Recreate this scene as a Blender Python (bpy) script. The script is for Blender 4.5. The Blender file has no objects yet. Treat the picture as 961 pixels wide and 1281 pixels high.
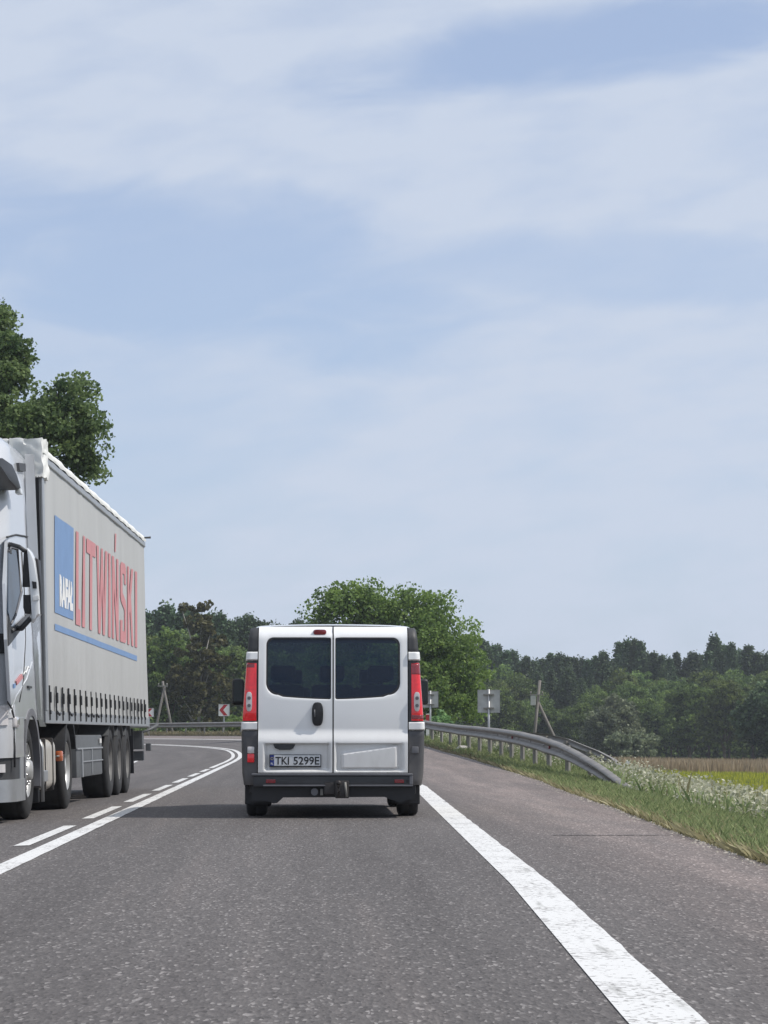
import bpy, bmesh, math, random
import numpy as np
from mathutils import Vector, Matrix
from mathutils.geometry import tessellate_polygon

# ---------------------------------------------------------------- camera, sky, sun, exposure
S = bpy.context.scene
COL = S.collection
R = math.radians
F, PW, PH, HZ, CH = 3086.0, 961.0, 1281.0, 917.0, 0.85
PITCH = math.atan((HZ - PH / 2) / F)

cam_d = bpy.data.cameras.new('camera')
cam_d.sensor_fit = 'VERTICAL'
cam_d.sensor_height = 24.0
cam_d.lens = F / PH * 24.0
cam_d.clip_start = 0.1
cam_d.clip_end = 6000
cam = bpy.data.objects.new('camera', cam_d)
cam.location = (0, 0, CH)
cam.rotation_euler = (R(90) + PITCH, 0, 0)
COL.objects.link(cam)
S.camera = cam

SUN_DIR = Vector((0.62, -0.08, 0.80)).normalized()      # towards the sun
SUN_EL = math.asin(SUN_DIR.z)
SUN_AZ = math.atan2(SUN_DIR.x, SUN_DIR.y)

S.view_settings.view_transform = 'Standard'
S.view_settings.look = 'None'
S.view_settings.gamma = 1.0
S.view_settings.use_curve_mapping = False
S.view_settings.exposure = 0.12
S.render.engine = 'CYCLES'
S.cycles.max_bounces = 6
S.cycles.transparent_max_bounces = 8
S.cycles.volume_bounces = 0

W = bpy.data.worlds.new("World")
S.world = W
W.use_nodes = True
wn, wl = W.node_tree.nodes, W.node_tree.links
bg = wn['Background']
bg.inputs['Strength'].default_value = 0.09
sky = wn.new('ShaderNodeTexSky')
sky.sky_type = 'NISHITA'
sky.sun_disc = False
sky.sun_elevation = SUN_EL
sky.sun_rotation = SUN_AZ
sky.air_density = 1.0
sky.dust_density = 1.0
sky.ozone_density = 3.0


def wmath(op, a, b=None, c=None, clamp=False):
    n = wn.new('ShaderNodeMath')
    n.operation = op
    n.use_clamp = clamp
    for i, v in enumerate((a, b, c)):
        if v is None:
            continue
        if isinstance(v, (int, float)):
            n.inputs[i].default_value = v
        else:
            wl.new(v, n.inputs[i])
    return n.outputs[0]


tc = wn.new('ShaderNodeTexCoord')
sp = wn.new('ShaderNodeSeparateXYZ')
wl.new(tc.outputs['Generated'], sp.inputs[0])
ay = wmath('MAXIMUM', wmath('ABSOLUTE', sp.outputs[1]), 0.05)
su = wmath('DIVIDE', sp.outputs[0], ay)
sv = wmath('DIVIDE', sp.outputs[2], ay)
cb = wn.new('ShaderNodeCombineXYZ')
wl.new(wmath('MULTIPLY', su, 13.0), cb.inputs[0])
wl.new(wmath('MULTIPLY', wmath('SUBTRACT', sv, wmath('MULTIPLY', su, 0.12)), 38.0), cb.inputs[1])
nz = wn.new('ShaderNodeTexNoise')
nz.inputs['Scale'].default_value = 1.0
nz.inputs['Detail'].default_value = 7.0
nz.inputs['Roughness'].default_value = 0.55
nz.inputs['Distortion'].default_value = 0.6
wl.new(cb.outputs[0], nz.inputs['Vector'])
nzv = nz.outputs['Fac']
nz2 = wn.new('ShaderNodeTexNoise')
nz2.inputs['Scale'].default_value = 1.7
nz2.inputs['Detail'].default_value = 8.0
wl.new(cb.outputs[0], nz2.inputs['Vector'])


def gap(cu, cv, ru, rv, tilt, amp, warp=0.9):
    """soft clear opening in the veil of cloud, by direction"""
    du = wmath('SUBTRACT', su, cu)
    dv = wmath('SUBTRACT', sv, wmath('MULTIPLY_ADD', du, tilt, cv))
    a = wmath('POWER', wmath('ABSOLUTE', wmath('DIVIDE', du, ru)), 2.0)
    b = wmath('POWER', wmath('ABSOLUTE', wmath('DIVIDE', dv, rv)), 2.0)
    r = wmath('ADD', wmath('ADD', a, b), wmath('MULTIPLY', wmath('SUBTRACT', nzv, 0.5), warp * 3.0))
    m = wmath('MULTIPLY', wmath('SUBTRACT', 1.75, r), 0.62, clamp=True)
    mm = wn.new('ShaderNodeMapRange')
    mm.interpolation_type = 'SMOOTHSTEP'
    wl.new(m, mm.inputs[0])
    mm.inputs[1].default_value = 0.0
    mm.inputs[2].default_value = 1.0
    mm.inputs[3].default_value = 0.0
    mm.inputs[4].default_value = amp
    return mm.outputs[0]


g = wmath('MAXIMUM', gap(0.085, 0.285, 0.10, 0.017, 0.15, 1.0), gap(-0.085, 0.190, 0.13, 0.034, -0.12, 0.85))
g = wmath('MAXIMUM', g, gap(0.085, 0.190, 0.13, 0.014, -0.02, 0.55))
g = wmath('MAXIMUM', g, gap(-0.15, 0.13, 0.12, 0.07, 0.0, 0.45))
cloud = wmath('SUBTRACT', 1.0, g)
cloud = wmath('MULTIPLY', cloud, wmath('MULTIPLY_ADD', nz2.outputs['Fac'], 1.2, 0.32), clamp=True)
cloud = wmath('MULTIPLY_ADD', cloud, 0.47, 0.50)
cm = wn.new('ShaderNodeMix')
cm.data_type = 'RGBA'
wl.new(cloud, cm.inputs[0])
skyt = wn.new('ShaderNodeMix')
skyt.data_type = 'RGBA'
skyt.blend_type = 'MULTIPLY'
skyt.inputs[0].default_value = 1.0
wl.new(sky.outputs[0], skyt.inputs[6])
skyt.inputs[7].default_value = (0.93, 1.15, 1.42, 1)
wl.new(skyt.outputs[2], cm.inputs[6])
cm.inputs[7].default_value = (6.2, 6.95, 8.3, 1)
wl.new(cm.outputs[2], bg.inputs['Color'])

sun_d = bpy.data.lights.new('sun', 'SUN')
sun_d.energy = 3.4
sun_d.angle = R(0.53)
sun_d.color = (1.0, 0.95, 0.88)
sun = bpy.data.objects.new('sun', sun_d)
sun.rotation_euler = SUN_DIR.to_track_quat('Z', 'Y').to_euler()
COL.objects.link(sun)

random.seed(7)
RNG = np.random.default_rng(11)


# ---------------------------------------------------------------- picture geometry helpers
def ray(px, py):
    """world direction through a point of the photograph"""
    a, b = (px - PW / 2) / F, (PH / 2 - py) / F
    c, s = math.cos(PITCH), math.sin(PITCH)
    return Vector((a, c - b * s, s + b * c))


def at(px, py, Y):
    d = ray(px, py)
    return Vector((0, 0, CH)) + d * (Y / d.y)


def lerp_tab(tab, x):
    return np.interp(x, [t[0] for t in tab], [t[1] for t in tab])


# ---------------------------------------------------------------- object helpers
def tag(o, label=None, cat=None, group=None, kind=None):
    if label: o['label'] = label
    if cat: o['category'] = cat
    if group: o['group'] = group
    if kind: o['kind'] = kind
    return o


def empty(name, loc, rot=(0, 0, 0)):
    o = bpy.data.objects.new(name, None)
    o.empty_display_size = 0.3
    o.location = loc
    o.rotation_euler = rot
    COL.objects.link(o)
    return o


def copy_tree(o, parent=None):
    c = o.copy()
    COL.objects.link(c)
    if parent is not None:
        c.parent = parent
    for ch in [k for k in bpy.data.objects if k.parent == o]:
        copy_tree(ch, c)
    return c


def np_mesh(name, verts, faces, mat, parent=None, smooth=False, nside=4, attr=None, uv=None):
    """fast mesh from numpy arrays; faces all with the same number of sides"""
    verts = np.asarray(verts, dtype=np.float32)
    faces = np.asarray(faces, dtype=np.int32)
    me = bpy.data.meshes.new(name)
    me.vertices.add(len(verts))
    me.vertices.foreach_set('co', verts.ravel())
    nf = len(faces)
    me.loops.add(nf * nside)
    me.loops.foreach_set('vertex_index', faces.ravel())
    me.polygons.add(nf)
    me.polygons.foreach_set('loop_start', np.arange(0, nf * nside, nside, dtype=np.int32))
    me.polygons.foreach_set('loop_total', np.full(nf, nside, dtype=np.int32))
    if smooth:
        me.polygons.foreach_set('use_smooth', np.ones(nf, dtype=bool))
    if attr is not None:
        a = me.attributes.new('tint', 'FLOAT', 'POINT')
        a.data.foreach_set('value', np.asarray(attr, dtype=np.float32))
    if uv is not None:
        u = me.uv_layers.new(name='UVMap')
        u.data.foreach_set('uv', np.asarray(uv, dtype=np.float32)[faces.ravel()].ravel())
    me.materials.append(mat)
    me.update()
    me.validate()
    o = bpy.data.objects.new(name, me)
    COL.objects.link(o)
    if parent is not None:
        o.parent = parent
    return o


class MB:
    """collects shapes, then builds ONE mesh object"""

    def __init__(self):
        self.bm = bmesh.new()

    def box(self, x0, x1, y0, y1, z0, z1, bevel=0.0, mat=None, seg=2):
        r = bmesh.ops.create_cube(self.bm, size=1.0)
        vs = r['verts']
        bmesh.ops.scale(self.bm, vec=(abs(x1 - x0), abs(y1 - y0), abs(z1 - z0)), verts=vs)
        bmesh.ops.translate(self.bm, vec=((x0 + x1) / 2, (y0 + y1) / 2, (z0 + z1) / 2), verts=vs)
        if mat is not None:
            bmesh.ops.transform(self.bm, matrix=mat, verts=vs)
        if bevel > 0:
            es = list({e for v in vs for e in v.link_edges})
            bmesh.ops.bevel(self.bm, geom=es, offset=bevel, segments=seg, affect='EDGES', profile=0.6)
        return self

    def tube(self, pts, r, n=8, cap=True):
        pts = [Vector(p) for p in pts]
        rs = r if isinstance(r, (list, tuple)) else [r] * len(pts)
        rings = []
        for i, p in enumerate(pts):
            t = (pts[min(i + 1, len(pts) - 1)] - pts[max(i - 1, 0)]).normalized()
            a = t.cross(Vector((0, 0, 1)))
            if a.length < 1e-3:
                a = Vector((1, 0, 0))
            a.normalize()
            b = t.cross(a).normalized()
            rings.append([self.bm.verts.new(p + (a * math.cos(2 * math.pi * k / n) + b * math.sin(2 * math.pi * k / n)) * rs[i]) for k in range(n)])
        for i in range(len(rings) - 1):
            for k in range(n):
                self.bm.faces.new((rings[i][k], rings[i][(k + 1) % n], rings[i + 1][(k + 1) % n], rings[i + 1][k])).smooth = True
        if cap:
            self.bm.faces.new(rings[0])
            self.bm.faces.new(rings[-1][::-1])
        return self

    def lathe_x(self, prof, cy, cz, n=48, closed=False):
        """prof: list of (x, radius); axis parallel to X through (cy, cz)"""
        rings = []
        for x, r in prof:
            rings.append([self.bm.verts.new((x, cy + r * math.cos(2 * math.pi * k / n), cz + r * math.sin(2 * math.pi * k / n))) for k in range(n)])
        for i in range(len(rings) - 1):
            for k in range(n):
                self.bm.faces.new((rings[i][k], rings[i][(k + 1) % n], rings[i + 1][(k + 1) % n], rings[i + 1][k])).smooth = True
        return self

    def prism(self, pts2, a, b, plane='yz', bevel=0.0):
        """polygon extruded: plane 'yz' between x=a and x=b, 'xz' between y=a and y=b, 'xy' between z=a and z=b"""
        def mk(p, t):
            return {'yz': (t, p[0], p[1]), 'xz': (p[0], t, p[1]), 'xy': (p[0], p[1], t)}[plane]
        A = [self.bm.verts.new(mk(p, a)) for p in pts2]
        B = [self.bm.verts.new(mk(p, b)) for p in pts2]
        n = len(pts2)
        fs = [self.bm.faces.new(A), self.bm.faces.new(B[::-1])]
        for k in range(n):
            fs.append(self.bm.faces.new((A[k], B[k], B[(k + 1) % n], A[(k + 1) % n])))
        if bevel > 0:
            es = list({e for f in fs[:2] for e in f.edges})
            bmesh.ops.bevel(self.bm, geom=es, offset=bevel, segments=2, affect='EDGES', profile=0.6)
        return self

    def grid(self, fn, nu, nv, closed_u=False):
        vs = [[self.bm.verts.new(fn(i / nu, j / nv)) for i in range(nu + (0 if closed_u else 1))] for j in range(nv + 1)]
        L = len(vs[0])
        for j in range(nv):
            for i in range(nu):
                self.bm.faces.new((vs[j][i], vs[j][(i + 1) % L], vs[j + 1][(i + 1) % L], vs[j + 1][i])).smooth = True
        return self

    def bridge(self, A, B, close=True):
        a = [self.bm.verts.new(p) for p in A]
        b = [self.bm.verts.new(p) for p in B]
        n = len(a)
        for k in range(n if close else n - 1):
            self.bm.faces.new((a[k], a[(k + 1) % n], b[(k + 1) % n], b[k])).smooth = True
        return self

    def poly(self, pts):
        self.bm.faces.new([self.bm.verts.new(p) for p in pts])
        return self

    def build(self, name, mat, parent=None, smooth_angle=None):
        bmesh.ops.recalc_face_normals(self.bm, faces=self.bm.faces)
        me = bpy.data.meshes.new(name)
        self.bm.to_mesh(me)
        self.bm.free()
        if smooth_angle is not None:
            for p in me.polygons:
                p.use_smooth = True
            try:
                me.set_sharp_from_angle(angle=R(smooth_angle))
            except Exception:
                pass
        me.materials.append(mat)
        o = bpy.data.objects.new(name, me)
        COL.objects.link(o)
        if parent is not None:
            o.parent = parent
        return o


def text_geo(body, bold=0.0):
    cu = bpy.data.curves.new('lettering', 'FONT')
    cu.body = body
    cu.offset = bold
    cu.resolution_u = 3
    o = bpy.data.objects.new('lettering', cu)
    COL.objects.link(o)
    dg = bpy.context.evaluated_depsgraph_get()
    me = bpy.data.meshes.new_from_object(o.evaluated_get(dg))
    V = np.array([v.co[:2] for v in me.vertices])
    Fc = [list(p.vertices) for p in me.polygons]
    bpy.data.objects.remove(o)
    bpy.data.meshes.remove(me)
    return V, Fc


def text_part(name, body, fn, mat, parent, bold=0.0, cap=None):
    """lettering mapped through fn(u, v): u over the text's width, v over the cap height"""
    V, Fc = text_geo(body, bold)
    x0, x1 = V[:, 0].min(), V[:, 0].max()
    h = cap if cap else 0.729
    me = bpy.data.meshes.new(name)
    me.from_pydata([fn((x - x0) / (x1 - x0), y / h) for x, y in V], [], Fc)
    me.materials.append(mat)
    o = bpy.data.objects.new(name, me)
    COL.objects.link(o)
    o.parent = parent
    return o


# ---------------------------------------------------------------- materials
def srgb(r, g, b):
    f = lambda c: (c / 255 / 12.92) if c / 255 <= 0.04045 else ((c / 255 + 0.055) / 1.055) ** 2.4
    return (f(r), f(g), f(b), 1)


def new_mat(name):
    m = bpy.data.materials.new(name)
    m.use_nodes = True
    return m, m.node_tree.nodes, m.node_tree.links, m.node_tree.nodes['Principled BSDF']


def ramp(n, stops):
    r = n.new('ShaderNodeValToRGB')
    e = r.color_ramp.elements
    while len(e) < len(stops):
        e.new(0.5)
    for i, (p, c) in enumerate(stops):
        e[i].position = p
        e[i].color = c
    return r


def simple(name, col, rough=0.6, metal=0.0, spec=0.5, var=0.08, scale=8.0, bump=0.0, coat=0.0, coords='Object', stretch=(1, 1, 1)):
    """colour with mottled dirt-like variation and optional bump"""
    m, n, l, p = new_mat(name)
    t = n.new('ShaderNodeTexCoord')
    mp = n.new('ShaderNodeMapping')
    mp.inputs['Scale'].default_value = stretch
    l.new(t.outputs[coords], mp.inputs[0])
    z = n.new('ShaderNodeTexNoise')
    z.inputs['Scale'].default_value = scale
    z.inputs['Detail'].default_value = 6
    l.new(mp.outputs[0], z.inputs['Vector'])
    c = col if len(col) == 4 else tuple(col) + (1,)
    lo = tuple(v * (1 - var) for v in c[:3]) + (1,)
    hi = tuple(min(1, v * (1 + var)) for v in c[:3]) + (1,)
    r = ramp(n, [(0.3, lo), (0.7, hi)])
    l.new(z.outputs['Fac'], r.inputs[0])
    l.new(r.outputs[0], p.inputs['Base Color'])
    p.inputs['Roughness'].default_value = rough
    p.inputs['Metallic'].default_value = metal
    p.inputs['Specular IOR Level'].default_value = spec
    p.inputs['Coat Weight'].default_value = coat
    p.inputs['Coat Roughness'].default_value = 0.05
    if bump:
        b = n.new('ShaderNodeBump')
        b.inputs['Strength'].default_value = bump
        b.inputs['Distance'].default_value = 0.01
        l.new(z.outputs['Fac'], b.inputs['Height'])
        l.new(b.outputs[0], p.inputs['Normal'])
    return m


def asphalt_mat():
    m, n, l, p = new_mat('asphalt')
    t = n.new('ShaderNodeTexCoord')
    uv = n.new('ShaderNodeUVMap')
    sep = n.new('ShaderNodeSeparateXYZ')
    l.new(uv.outputs[0], sep.inputs[0])
    # stones: fine cells
    v = n.new('ShaderNodeTexVoronoi')
    v.inputs['Scale'].default_value = 74
    v.inputs['Randomness'].default_value = 1.0
    gm = n.new('ShaderNodeMapping'); gm.inputs['Scale'].default_value = (1.15, 0.30, 1)
    l.new(t.outputs['Object'], gm.inputs[0])
    l.new(gm.outputs[0], v.inputs['Vector'])
    bw = n.new('ShaderNodeSeparateColor')
    l.new(v.outputs['Color'], bw.inputs[0])
    rs = ramp(n, [(0.0, (0.068, 0.061, 0.059, 1)), (0.14, (0.098, 0.089, 0.086, 1)), (0.70, (0.114, 0.104, 0.100, 1)), (0.90, (0.138, 0.126, 0.121, 1)), (1.0, (0.26, 0.242, 0.233, 1))])
    l.new(bw.outputs[0], rs.inputs[0])
    v2 = n.new('ShaderNodeTexNoise')
    v2.inputs['Scale'].default_value = 26
    v2.inputs['Detail'].default_value = 5
    v2.inputs['Roughness'].default_value = 0.75
    l.new(gm.outputs[0], v2.inputs['Vector'])
    r2 = ramp(n, [(0.30, (0.78, 0.78, 0.78, 1)), (0.55, (1, 1, 1, 1)), (0.72, (1.25, 1.24, 1.23, 1))])
    l.new(v2.outputs['Fac'], r2.inputs[0])
    m1 = n.new('ShaderNodeMix'); m1.data_type = 'RGBA'; m1.blend_type = 'MULTIPLY'; m1.inputs[0].default_value = 1.0
    l.new(rs.outputs[0], m1.inputs[6]); l.new(r2.outputs[0], m1.inputs[7])
    # long streaks along the road
    mp = n.new('ShaderNodeMapping')
    mp.inputs['Scale'].default_value = (0.06, 1.6, 1)
    l.new(uv.outputs[0], mp.inputs[0])
    st = n.new('ShaderNodeTexNoise')
    st.inputs['Scale'].default_value = 1.6; st.inputs['Detail'].default_value = 6; st.inputs['Roughness'].default_value = 0.62
    l.new(mp.outputs[0], st.inputs['Vector'])
    r3 = ramp(n, [(0.30, (0.84, 0.83, 0.83, 1)), (0.52, (1.0, 1.0, 1.0, 1)), (0.72, (1.22, 1.19, 1.17, 1))])
    l.new(st.outputs['Fac'], r3.inputs[0])
    m2 = n.new('ShaderNodeMix'); m2.data_type = 'RGBA'; m2.blend_type = 'MULTIPLY'; m2.inputs[0].default_value = 1.0
    l.new(m1.outputs[2], m2.inputs[6]); l.new(r3.outputs[0], m2.inputs[7])
    # shoulder: dusty, lighter, pinkish beyond the edge line
    mr = n.new('ShaderNodeMapRange')
    mr.inputs[1].default_value = 3.3; mr.inputs[2].default_value = 4.6
    l.new(sep.outputs[1], mr.inputs[0])
    mps = n.new('ShaderNodeMapping'); mps.inputs['Scale'].default_value = (0.12, 1.1, 1)
    l.new(uv.outputs[0], mps.inputs[0])
    ds = n.new('ShaderNodeTexNoise'); ds.inputs['Scale'].default_value = 2.2; ds.inputs['Detail'].default_value = 7; ds.inputs['Roughness'].default_value = 0.65
    l.new(mps.outputs[0], ds.inputs['Vector'])
    rd = ramp(n, [(0.36, (0, 0, 0, 1)), (0.70, (1, 1, 1, 1))])
    l.new(ds.outputs['Fac'], rd.inputs[0])
    mu = n.new('ShaderNodeMath'); mu.operation = 'MULTIPLY_ADD'; mu.inputs[2].default_value = 0.45
    l.new(rd.outputs[0], mu.inputs[0]); mu.inputs[1].default_value = 0.65
    mu2 = n.new('ShaderNodeMath'); mu2.operation = 'MULTIPLY'
    l.new(mu.outputs[0], mu2.inputs[0]); l.new(mr.outputs[0], mu2.inputs[1])
    dust = n.new('ShaderNodeMix'); dust.data_type = 'RGBA'; dust.blend_type = 'MULTIPLY'; dust.inputs[0].default_value = 1.0
    l.new(m2.outputs[2], dust.inputs[6]); dust.inputs[7].default_value = (1.95, 1.77, 1.69, 1)
    m3 = n.new('ShaderNodeMix'); m3.data_type = 'RGBA'
    l.new(mu2.outputs[0], m3.inputs[0]); l.new(m2.outputs[2], m3.inputs[6]); l.new(dust.outputs[2], m3.inputs[7])
    # polished wheel tracks
    wt = n.new('ShaderNodeMath'); wt.operation = 'MULTIPLY_ADD'; wt.inputs[1].default_value = 3.9; wt.inputs[2].default_value = 0.4
    l.new(sep.outputs[1], wt.inputs[0])
    wc = n.new('ShaderNodeMath'); wc.operation = 'COSINE'; l.new(wt.outputs[0], wc.inputs[0])
    wa = n.new('ShaderNodeMath'); wa.operation = 'MULTIPLY_ADD'; wa.inputs[1].default_value = 0.055; wa.inputs[2].default_value = 1.0
    l.new(wc.outputs[0], wa.inputs[0])
    m4 = n.new('ShaderNodeVectorMath'); m4.operation = 'SCALE'
    l.new(m3.outputs[2], m4.inputs[0]); l.new(wa.outputs[0], m4.inputs['Scale'])
    l.new(m4.outputs[0], p.inputs['Base Color'])
    p.inputs['Roughness'].default_value = 0.85
    p.inputs['Specular IOR Level'].default_value = 0.3
    b = n.new('ShaderNodeBump'); b.inputs['Strength'].default_value = 0.45; b.inputs['Distance'].default_value = 0.006
    l.new(v.outputs['Distance'], b.inputs['Height'])
    l.new(b.outputs[0], p.inputs['Normal'])
    return m


def paint_mat():
    """worn white road paint: holes let the stones show"""
    m, n, l, p = new_mat('road_paint')
    t = n.new('ShaderNodeTexCoord')
    v = n.new('ShaderNodeTexVoronoi'); v.inputs['Scale'].default_value = 42
    l.new(t.outputs['Object'], v.inputs['Vector'])
    z = n.new('ShaderNodeTexNoise'); z.inputs['Scale'].default_value = 1.4; z.inputs['Detail'].default_value = 5; z.inputs['Roughness'].default_value = 0.7
    l.new(t.outputs['Object'], z.inputs['Vector'])
    a = n.new('ShaderNodeMath'); a.operation = 'MULTIPLY_ADD'; a.inputs[1].default_value = 0.8; a.inputs[2].default_value = -0.08
    l.new(v.outputs['Distance'], a.inputs[0])
    s = n.new('ShaderNodeMath'); s.operation = 'ADD'
    l.new(a.outputs[0], s.inputs[0]); l.new(z.outputs['Fac'], s.inputs[1])
    r = ramp(n, [(0.0, (0.66, 0.655, 0.64, 1)), (0.95, (0.64, 0.635, 0.62, 1)), (0.985, (0.66, 0.65, 0.63, 1)), (1.0, (0.34, 0.33, 0.32, 1))])
    l.new(s.outputs[0], r.inputs[0])
    # dirty smears
    uv = n.new('ShaderNodeUVMap')
    mp = n.new('ShaderNodeMapping'); mp.inputs['Scale'].default_value = (0.8, 9, 1)
    l.new(uv.outputs[0], mp.inputs[0])
    sm = n.new('ShaderNodeTexNoise'); sm.inputs['Scale'].default_value = 1.0; sm.inputs['Detail'].default_value = 4
    l.new(mp.outputs[0], sm.inputs['Vector'])
    rm = ramp(n, [(0.62, (1, 1, 1, 1)), (0.67, (0.82, 0.82, 0.81, 1)), (0.74, (0.48, 0.48, 0.47, 1))])
    l.new(sm.outputs['Fac'], rm.inputs[0])
    mx = n.new('ShaderNodeMix'); mx.data_type = 'RGBA'; mx.blend_type = 'MULTIPLY'; mx.inputs[0].default_value = 1.0
    l.new(r.outputs[0], mx.inputs[6]); l.new(rm.outputs[0], mx.inputs[7])
    l.new(mx.outputs[2], p.inputs['Base Color'])
    p.inputs['Roughness'].default_value = 0.75
    b = n.new('ShaderNodeBump'); b.inputs['Strength'].default_value = 0.2; b.inputs['Distance'].default_value = 0.003
    l.new(v.outputs['Distance'], b.inputs['Height']); l.new(b.outputs[0], p.inputs['Normal'])
    return m


def leaf_mat(name, dark, light, trans=0.35, rough=0.55):
    m, n, l, p = new_mat(name)
    a = n.new('ShaderNodeAttribute'); a.attribute_name = 'tint'
    oi = n.new('ShaderNodeObjectInfo')
    r = ramp(n, [(0.0, dark + (1,)), (1.0, light + (1,))])
    l.new(a.outputs['Fac'], r.inputs[0])
    hs = n.new('ShaderNodeHueSaturation')
    mr = n.new('ShaderNodeMapRange'); mr.inputs[3].default_value = 0.72; mr.inputs[4].default_value = 1.28
    l.new(oi.outputs['Random'], mr.inputs[0]); l.new(mr.outputs[0], hs.inputs['Value'])
    mr2 = n.new('ShaderNodeMapRange'); mr2.inputs[3].default_value = 0.485; mr2.inputs[4].default_value = 0.515
    l.new(oi.outputs['Random'], mr2.inputs[0]); l.new(mr2.outputs[0], hs.inputs['Hue'])
    l.new(r.outputs[0], hs.inputs['Color'])
    l.new(hs.outputs[0], p.inputs['Base Color'])
    p.inputs['Roughness'].default_value = rough
    p.inputs['Specular IOR Level'].default_value = 0.25
    tr = n.new('ShaderNodeBsdfTranslucent'); l.new(hs.outputs[0], tr.inputs['Color'])
    mx = n.new('ShaderNodeMixShader'); mx.inputs[0].default_value = trans
    l.new(p.outputs[0], mx.inputs[1]); l.new(tr.outputs[0], mx.inputs[2])
    l.new(mx.outputs[0], n['Material Output'].inputs['Surface'])
    return m


def ground_mat():
    m, n, l, p = new_mat('grass_ground')
    t = n.new('ShaderNodeTexCoord')
    z = n.new('ShaderNodeTexNoise'); z.inputs['Scale'].default_value = 0.35; z.inputs['Detail'].default_value = 8; z.inputs['Roughness'].default_value = 0.7
    l.new(t.outputs['Object'], z.inputs['Vector'])
    r = ramp(n, [(0.30, (0.045, 0.062, 0.022, 1)), (0.50, (0.085, 0.105, 0.038, 1)), (0.66, (0.16, 0.15, 0.075, 1)), (0.8, (0.24, 0.20, 0.12, 1))])
    l.new(z.outputs['Fac'], r.inputs[0])
    z2 = n.new('ShaderNodeTexNoise'); z2.inputs['Scale'].default_value = 9; z2.inputs['Detail'].default_value = 6; z2.inputs['Roughness'].default_value = 0.8
    l.new(t.outputs['Object'], z2.inputs['Vector'])
    r2 = ramp(n, [(0.3, (0.6, 0.6, 0.6, 1)), (0.7, (1.4, 1.35, 1.2, 1))])
    l.new(z2.outputs['Fac'], r2.inputs[0])
    mx = n.new('ShaderNodeMix'); mx.data_type = 'RGBA'; mx.blend_type = 'MULTIPLY'; mx.inputs[0].default_value = 1.0
    l.new(r.outputs[0], mx.inputs[6]); l.new(r2.outputs[0], mx.inputs[7])
    l.new(mx.outputs[2], p.inputs['Base Color'])
    p.inputs['Roughness'].default_value = 0.95
    p.inputs['Specular IOR Level'].default_value = 0.1
    b = n.new('ShaderNodeBump'); b.inputs['Strength'].default_value = 0.8; b.inputs['Distance'].default_value = 0.05
    l.new(z2.outputs['Fac'], b.inputs['Height']); l.new(b.outputs[0], p.inputs['Normal'])
    return m


def glass_mat(name, tint, mixf, rough=0.03, refl=0.10):
    """tinted automotive glass: sees through darkly and mirrors the sky"""
    m, n, l, p = new_mat(name)
    tr = n.new('ShaderNodeBsdfTransparent'); tr.inputs[0].default_value = tint + (1,)
    p.inputs['Base Color'].default_value = (0.024, 0.040, 0.075, 1)
    p.inputs['Roughness'].default_value = rough
    p.inputs['Specular IOR Level'].default_value = 0.5
    mx = n.new('ShaderNodeMixShader'); mx.inputs[0].default_value = mixf
    l.new(p.outputs[0], mx.inputs[1]); l.new(tr.outputs[0], mx.inputs[2])
    l.new(mx.outputs[0], n['Material Output'].inputs['Surface'])
    return m


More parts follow.
